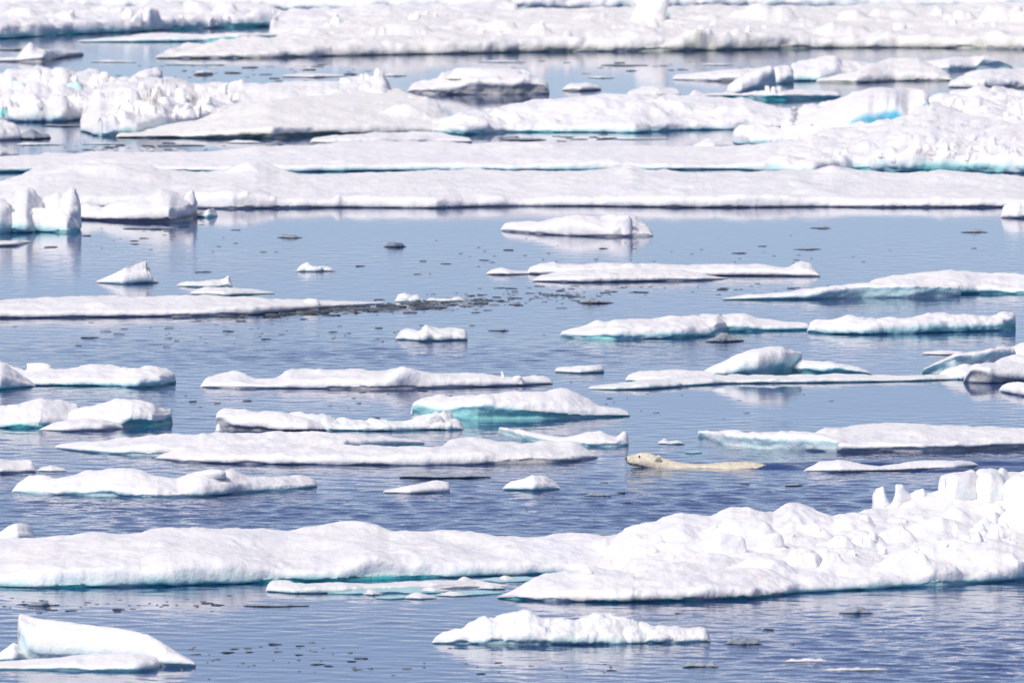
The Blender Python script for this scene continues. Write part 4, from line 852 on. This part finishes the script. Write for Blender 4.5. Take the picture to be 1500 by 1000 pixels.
# single drifting lumps
for key, lab, x0, x1, yb, yt, c in (('d1', 'dark rounded ice lump drifting off the big near floe, right foreground', 1229, 1279, 898, 886, 'wet'), ('d2', 'grey blue ice mound just right of the crusty foreground floe', 1061, 1117, 944, 932, 'wet'), ('d3', 'small grey crusty lump at the bottom, right of the crusty floe', 1000, 1053, 977, 966, 'wet'),
        ('d4', 'thin pale ice sliver in the ruffled foreground, upper of two', 1150, 1212, 969, 964, 'grey'), ('d5', 'thin pale ice sliver in the ruffled foreground, lower of two', 1209, 1302, 982, 977, 'grey'), ('d6', 'small rounded grey ice lump near the big floe in the left foreground', 38, 76, 887, 878, 'wet'), ('d7', 'dark ragged ice strip below the slushy ledge', 357, 453, 888, 880, 'wet'),
        ('d8', 'grey crusty scrap of ice below the shell shaped mound', 856, 895, 727, 719, 'wet'), ('d9', 'dark ice scrap above the pressure ridge pinnacles', 1150, 1176, 711, 706, 'wet'), ('d10', 'grey slush lump in the open water near the upper long strip, left', 406, 443, 349, 341, 'wet'), ('d11', 'grey slush lump with spiky top in open water left of centre', 562, 595, 362, 353, 'wet'),
        ('d12', 'pale slush lump above the tip of the long left floe', 432, 492, 398, 388, 'slush'), ('d13', 'dark flat ice scrap left of the pale slush lump', 285, 310, 399, 395, 'wet'), ('d14', 'grey slush heap among the brash right of centre', 846, 899, 444, 435, 'wet'), ('d15', 'pale slush heap among the brash, upper left one', 577, 620, 442, 433, 'slush'), ('d16', 'pale slush heap among the brash, right one', 620, 690, 442, 435, 'slush'),
        ('d17', 'dark ice strip beside the long strip on the left, middle distance', 180, 260, 336, 331, 'wet'), ('d18', 'dark ice strip in open water on the right', 1165, 1202, 366, 362, 'wet'), ('d19', 'dark low ice scrap far right in open water', 1407, 1447, 341, 335, 'wet'), ('d20', 'dark ice pair right of the domed floe', 1186, 1217, 335, 330, 'wet'),
        ('d21', 'thin dark ice sheet above the centre ruffled water', 118, 145, 495, 491, 'wet'), ('d22', 'dark thin ice flake near the lumpy centre floe', 715, 745, 485, 480, 'wet'), ('d23', 'dark brash clot above the broad low floe', 290, 340, 639, 631, 'wet')):
    xm = (x0 + x1) / 2
    lr = np.random.default_rng(int(x0 * 3 + yb))
    if c == 'wet': yt = yb - (yb - yt) * 0.75
    top = [(x0 + (x1 - x0) * u, yb - 1 - (yb - 1 - yt) * min(1, 2.6 * math.sin(math.pi * u) ** 1.0) * lr.uniform(0.45, 1.05)) for u in np.linspace(0, 1, max(5, int((x1 - x0) / 7)))]
    floe(key, lab, [(x0, yb - 0.6), (xm, yb), (x1, yb - 0.6)], top, sm=0.8, jag=0.6, step=1.0, q=0.6, a=0.5, col=c, rub=1.5, rubs=6, n=1.6, bare=0.4 if c == 'wet' else 0.5, deep=0.4, name='ice_lump', cat='ice lump')

# ------------------------------------------------------------------ brash: small dark scraps of wet ice
m, nt, b = new_mat('dark_wet_brash')
geo = N(nt, 'ShaderNodeNewGeometry')
nz1 = N(nt, 'ShaderNodeTexNoise', i_Scale=5.0, i_Detail=3.0)
nt.links.new(geo.outputs['Position'], nz1.inputs['Vector'])
oi = N(nt, 'ShaderNodeObjectInfo')
cc = mixc(nt, ramp(nt, nz1.outputs[0], 0.35, 0.7), (0.02, 0.03, 0.038), (0.075, 0.09, 0.105))
sm_ = N(nt, 'ShaderNodeMath', operation='POWER')
nt.links.new(oi.outputs['Random'], sm_.inputs[0]); sm_.inputs[1].default_value = 5.0
cc = mixc(nt, sm_.outputs[0], cc, (0.34, 0.37, 0.40))
nt.links.new(cc, b.inputs['Base Color'])
b.inputs['Roughness'].default_value = 0.45
BRASH = m
def scrap_mesh(s):
    P, F = boulder(900 + s, 2.3, 5, 6, 0.16)
    P = P.copy(); P[:, 2] -= 0.35
    if s % 2:
        P[:, 0] += 0.18 * np.sin(P[:, 1] * 5 + s)
    return make_mesh('brash_scrap', P, F, BRASH)
SCRAPS = [scrap_mesh(s) for s in range(12)]
brng = np.random.default_rng(77)
BR_LIST = []
def brash_field(label, group, cx, cy, rx, ry, count, wmin, wmax, tilt=0.0, gauss=True):
    for _ in range(count):
        if gauss: u, v = brng.normal(0, 0.5, 2)
        else: u, v = brng.uniform(-1, 1, 2)
        x, y = cx + u * rx, cy + v * ry + tilt * u * rx
        w = wmin + (wmax - wmin) * brng.random() ** 2.5
        BR_LIST.append((label, group, x, y, w))
BF = [
 ('dark brash scrap in the dense drift at the long left floe', 545, 452, 215, 8, 420, 3, 22, -0.055),
 ('dark brash scrap right of the dense drift, below the long domed floe', 760, 436, 170, 12, 150, 3, 16, -0.05),
 ('dark brash scrap in open water right of centre', 1060, 425, 130, 10, 20, 3, 14, 0),
 ('dark brash scrap in the calm lead below the cream stained floe', 200, 218, 190, 9, 60, 4, 18, 0),
 ('dark brash scrap in the far lead by the thin grey floe', 380, 104, 230, 16, 50, 5, 20, 0),
 ('dark brash scrap in the far right lead', 950, 100, 220, 12, 24, 4, 16, 0),
 ('dark brash scrap before the long snowy ridge', 830, 203, 170, 5, 34, 4, 22, 0),
 ('dark brash scrap near the chunky teal footed hummock', 190, 345, 180, 22, 30, 3, 15, 0),
 ('dark brash scrap in the open water below the lower long strip', 900, 372, 480, 30, 60, 3, 16, 0),
 ('dark brash scrap in the calm foreground left', 180, 885, 230, 12, 44, 4, 18, 0),
 ('dark brash scrap beside the curved near slab', 320, 960, 330, 26, 60, 3, 20, 0),
 ('dark brash scrap near the bottom edge below the crusty floe', 700, 980, 300, 14, 24, 3, 16, 0),
 ('dark brash scrap in the ruffled water above the centre floes', 420, 490, 480, 16, 60, 3, 14, 0),
 ('dark brash scrap between the middle floes', 700, 590, 560, 24, 50, 3, 14, 0),
 ('dark brash scrap in the dark water around the bear', 1000, 735, 400, 30, 20, 3, 14, 0),
 ('dark brash scrap in the foreground right', 1240, 930, 240, 50, 16, 3, 12, 0),
]
for lab, cx, cy, rx, ry, cnt, w0, w1, tl in BF:
    brash_field(lab, lab.replace('dark brash scrap', 'brash scraps'), cx, cy, rx, ry, cnt, w0, w1, tl)
BR_LIST = [q for q in BR_LIST if 2 < q[2] < 1498 and 84 < q[3] < 997]
BR_LIST.sort(key=lambda q: -q[4])
def scrap_matrix(x, y, w):
    at = sea(x, y)
    ppm = FPX / at[1]
    wm = 1.25 * w / ppm
    return at, wm, brng.uniform(0.4, 1.1), brng.uniform(0.035, 0.09), brng.uniform(-0.5, 0.5)
for i, (lab, grp, x, y, w) in enumerate(BR_LIST[:300]):
    at, wm, dy, dz, rz = scrap_matrix(x, y, w)
    o = link('brash_scrap', SCRAPS[i % 12])
    o.location = at
    o.scale = (wm, max(wm * 1.6 * dy, 0.12), min(wm * dz, 0.05) + 0.008)
    o.rotation_euler = (0, 0, rz * 0.4)
    tag(o, lab, 'brash ice', grp)
rest = BR_LIST[300:]
VV, FF = [], []
base = 0
for i, (lab, grp, x, y, w) in enumerate(rest):
    at, wm, dy, dz, rz = scrap_matrix(x, y, w)
    P, F = boulder(950 + i % 9, 3.0, 4, 3, 0.12)
    Q = (P - np.array([0, 0, 0.35])) * np.array([wm, max(wm * 1.5 * dy, 0.1), wm * dz + 0.008]) + at
    VV.append(Q); FF.append(F + base); base += len(Q)
if VV:
    o = link('brash_crumbs', make_mesh('brash_crumbs', np.concatenate(VV), np.concatenate(FF), BRASH))
    tag(o, 'tiny dark crumbs of brash ice scattered over the open water', 'brash ice', kind='stuff')

# ------------------------------------------------------------------ the swimming polar bear
def make_bear():
    m, nt, b = new_mat('wet_cream_fur')
    geo = N(nt, 'ShaderNodeTexCoord')
    mp = N(nt, 'ShaderNodeMapping')
    mp.inputs['Scale'].default_value = (18, 40, 40)
    mp.inputs['Rotation'].default_value = (0, 0.5, 0)
    nt.links.new(geo.outputs['Object'], mp.inputs['Vector'])
    n1 = N(nt, 'ShaderNodeTexNoise', i_Scale=1.0, i_Detail=4.0, i_Roughness=0.65)
    nt.links.new(mp.outputs[0], n1.inputs['Vector'])
    c = mixc(nt, ramp(nt, n1.outputs[0], 0.35, 0.7), (0.78, 0.735, 0.60), (0.58, 0.52, 0.39))
    dk = N(nt, 'ShaderNodeAttribute', attribute_name='dark')
    c = mixc(nt, dk.outputs['Fac'], c, (0.035, 0.03, 0.028))
    nt.links.new(c, b.inputs['Base Color'])
    b.inputs['Roughness'].default_value = 0.6
    b.inputs['Specular IOR Level'].default_value = 0.3
    bp = N(nt, 'ShaderNodeBump', i_Strength=0.5, i_Distance=0.01)
    nt.links.new(n1.outputs[0], bp.inputs['Height'])
    nt.links.new(bp.outputs[0], b.inputs['Normal'])
    blk_m, nt2, b2 = new_mat('black_skin')
    b2.inputs['Base Color'].default_value = (0.012, 0.011, 0.012, 1)
    b2.inputs['Roughness'].default_value = 0.25
    org = sea(918, 684)
    ppm = FPX / org[1]
    def X(px): return (px - 918) / ppm
    # column, upper outline row, half height, half width (metres), lift of the widest line
    st = [(916.8, 671.0, .010, .016), (917.4, 669.0, .030, .034), (919, 667.4, .050, .046), (922, 666.5, .064, .054), (926, 665.8, .074, .060), (930, 664.9, .082, .066), (935, 663.6, .090, .076), (939, 662.6, .094, .088),
          (944, 662.0, .104, .106), (950, 662.8, .110, .120), (956, 664.8, .114, .128), (962, 667.2, .116, .130), (968, 669.4, .118, .128), (975, 671.2, .122, .126), (985, 674.4, .132, .134), (998, 677.4, .150, .155), (1012, 679.0, .185, .190), (1028, 679.3, .225, .235), (1045, 678.4, .265, .285), (1060, 677.0, .300, .320), (1075, 676.0, .325, .345),
          (1090, 675.8, .34, .36), (1105, 677.0, .345, .365), (1118, 678.6, .335, .36), (1130, 680.6, .31, .34), (1143, 684.5, .26, .29), (1160, 694, .18, .20), (1170, 702, .09, .10), (1174, 708, .02, .02)]
    sx = np.array([X(s[0]) for s in st]); sz = np.array([(684 - s[1]) / ppm for s in st]); rz = np.array([s[2] for s in st]); ry = np.array([s[3] for s in st])
    n = 150
    tt = np.linspace(0, len(st) - 1, n)
    def ip(a): return smooth1(np.interp(tt, np.arange(len(st)), a), 1.6)
    gx, gz, grz, gry = ip(sx), ip(sz), ip(rz), ip(ry)
    th = np.linspace(0, 2 * math.pi, 49)[:-1]
    cy, cz = np.sin(th), np.cos(th)
    pw = 0.92
    cy2, cz2 = np.sign(cy) * np.abs(cy) ** pw, np.sign(cz) * np.abs(cz) ** pw
    Pb = np.stack([np.broadcast_to(gx[:, None], (n, 48)), gry[:, None] * cy2[None], (gz - grz)[:, None] + grz[:, None] * cz2[None]], -1)
    # muzzle narrower than the cheeks above the mouth, sunken eye line, mouth crease
    px = Pb[..., 0] * ppm + 918
    zz = Pb[..., 2] * ppm
    cheek = np.exp(-((px - 930) / 9) ** 2) * np.exp(-((zz - 14) / 5) ** 2)
    Pb[..., 1] *= 1 - 0.18 * cheek
    mouth_z = 6.0 - 0.16 * (px - 918)
    crease = np.exp(-((zz - mouth_z) / 1.2) ** 2) * ((px > 917) & (px < 937))
    Pb[..., 1] *= 1 - 0.14 * crease
    # wet tufts standing up along the back
    nn = fbm(np.stack([px * 0.45, Pb[..., 1] * 14, zz * 0.1], -1), 3, 3)
    back = np.clip((px - 1000) / 40, 0, 1) * np.clip((1125 - px) / 15, 0, 1)
    Pb[..., 2] += nn * (0.003 + 0.009 * back)
    Pb[..., 1] += fbm(np.stack([px * 0.3, zz * 0.3, Pb[..., 1] * 5], -1), 8, 3) * 0.004
    dark = np.clip(1.2 - (px - 917) / 2.2, 0, 1)
    dark = np.maximum(dark, 0.75 * crease)
    dark = np.maximum(dark, np.clip((932 - px) / 14, 0, 1) * np.clip((zz - 14.5) / 3, 0, 1) * 0.55)     # sooty bridge of the nose
    dark = np.maximum(dark, np.clip((940 - px) / 8, 0, 1) * np.clip((mouth_z - zz) / 2, 0, 1) * 0.6)  # wet dark chin
    idx = np.arange(n * 48).reshape(n, 48)
    j2 = np.roll(idx, -1, 1)
    F = np.stack([idx[:-1], idx[1:], j2[1:], j2[:-1]], -1).reshape(-1, 4)
    V = Pb.reshape(-1, 3)
    bear = empty('polar_bear', org)
    tag(bear, 'cream polar bear swimming leftward with only head, neck and back above water', 'polar bear')
    link('body', make_mesh('body', V, F, m, {'dark': np.clip(dark, 0, 1).ravel()}), bear)
    def ball(name, c, r, mat, squash=(1, 1, 1)):
        Pq, Fq = boulder(1, 2.0, 0, 8, 0.0)
        o = link(name, make_mesh(name, (Pq - np.array([0, 0, 0.5])) * 2 * r * np.array(squash), Fq, mat), bear)
        o.location = c
        return o
    i_eye = np.argmin(np.abs(gx - X(936.5)))
    for s in (-1, 1):
        # eyes sit on the surface a third of the way round from the crown
        a = math.radians(58)
        pe = (gx[i_eye], s * gry[i_eye] * math.sin(a) ** pw * 0.97, gz[i_eye] - grz[i_eye] + grz[i_eye] * math.cos(a) ** pw)
        ball('eye', pe, 0.013, blk_m)
        # ears: short rounded cups behind the cheeks
        i_e = np.argmin(np.abs(gx - X(963)))
        a = math.radians(62)
        pc = np.array([gx[i_e], s * gry[i_e] * 0.98 * math.sin(a), gz[i_e] - grz[i_e] + grz[i_e] * math.cos(a)])
        u = np.linspace(-math.pi * 0.62, math.pi * 0.62, 15)
        rr = np.linspace(0, 1, 7)
        EV = []
        for side in (1, -1):
            for r_ in rr:
                for ui in u:
                    bulge = 0.016 * (1 - r_ ** 2) * (-0.5 if side == 1 else 1.0) + 0.006 * side * (-1)
                    e = np.array([0.044 * r_ * math.sin(ui), 0, 0.066 * r_ * math.cos(ui) + 0.004])
                    e[1] = s * (0.35 * e[2] + 0.012 - bulge * 0.8 * (1 if side == -1 else 0.6))
                    e = np.array([e[0] * 0.95 + 0.35 * e[2], e[1], e[2] * 0.9 - 0.1 * e[0]])
                    EV.append(e)
        EV = np.array(EV)
        g = np.arange(len(rr) * len(u)).reshape(len(rr), len(u))
        q = np.stack([g[:-1, :-1], g[:-1, 1:], g[1:, 1:], g[1:, :-1]], -1).reshape(-1, 4)
        off = len(rr) * len(u)
        rim = np.stack([g[-1, :-1], g[-1, 1:], g[-1, 1:] + off, g[-1, :-1] + off], -1)
        FE = np.concatenate([q, q[:, ::-1] + off, rim])
        dk = np.zeros(len(EV)); dk[:off] = np.repeat(np.clip(0.75 - 1.1 * rr, 0, 1), len(u)) * 0.6
        o = link('ear', make_mesh('ear', EV, FE, m, {'dark': dk}), bear)
        o.location = pc
    ball('nose', (X(918.3), 0, (684 - 671.0) / ppm), 0.026, blk_m, (0.9, 1.15, 0.85))
make_bear()
flush()
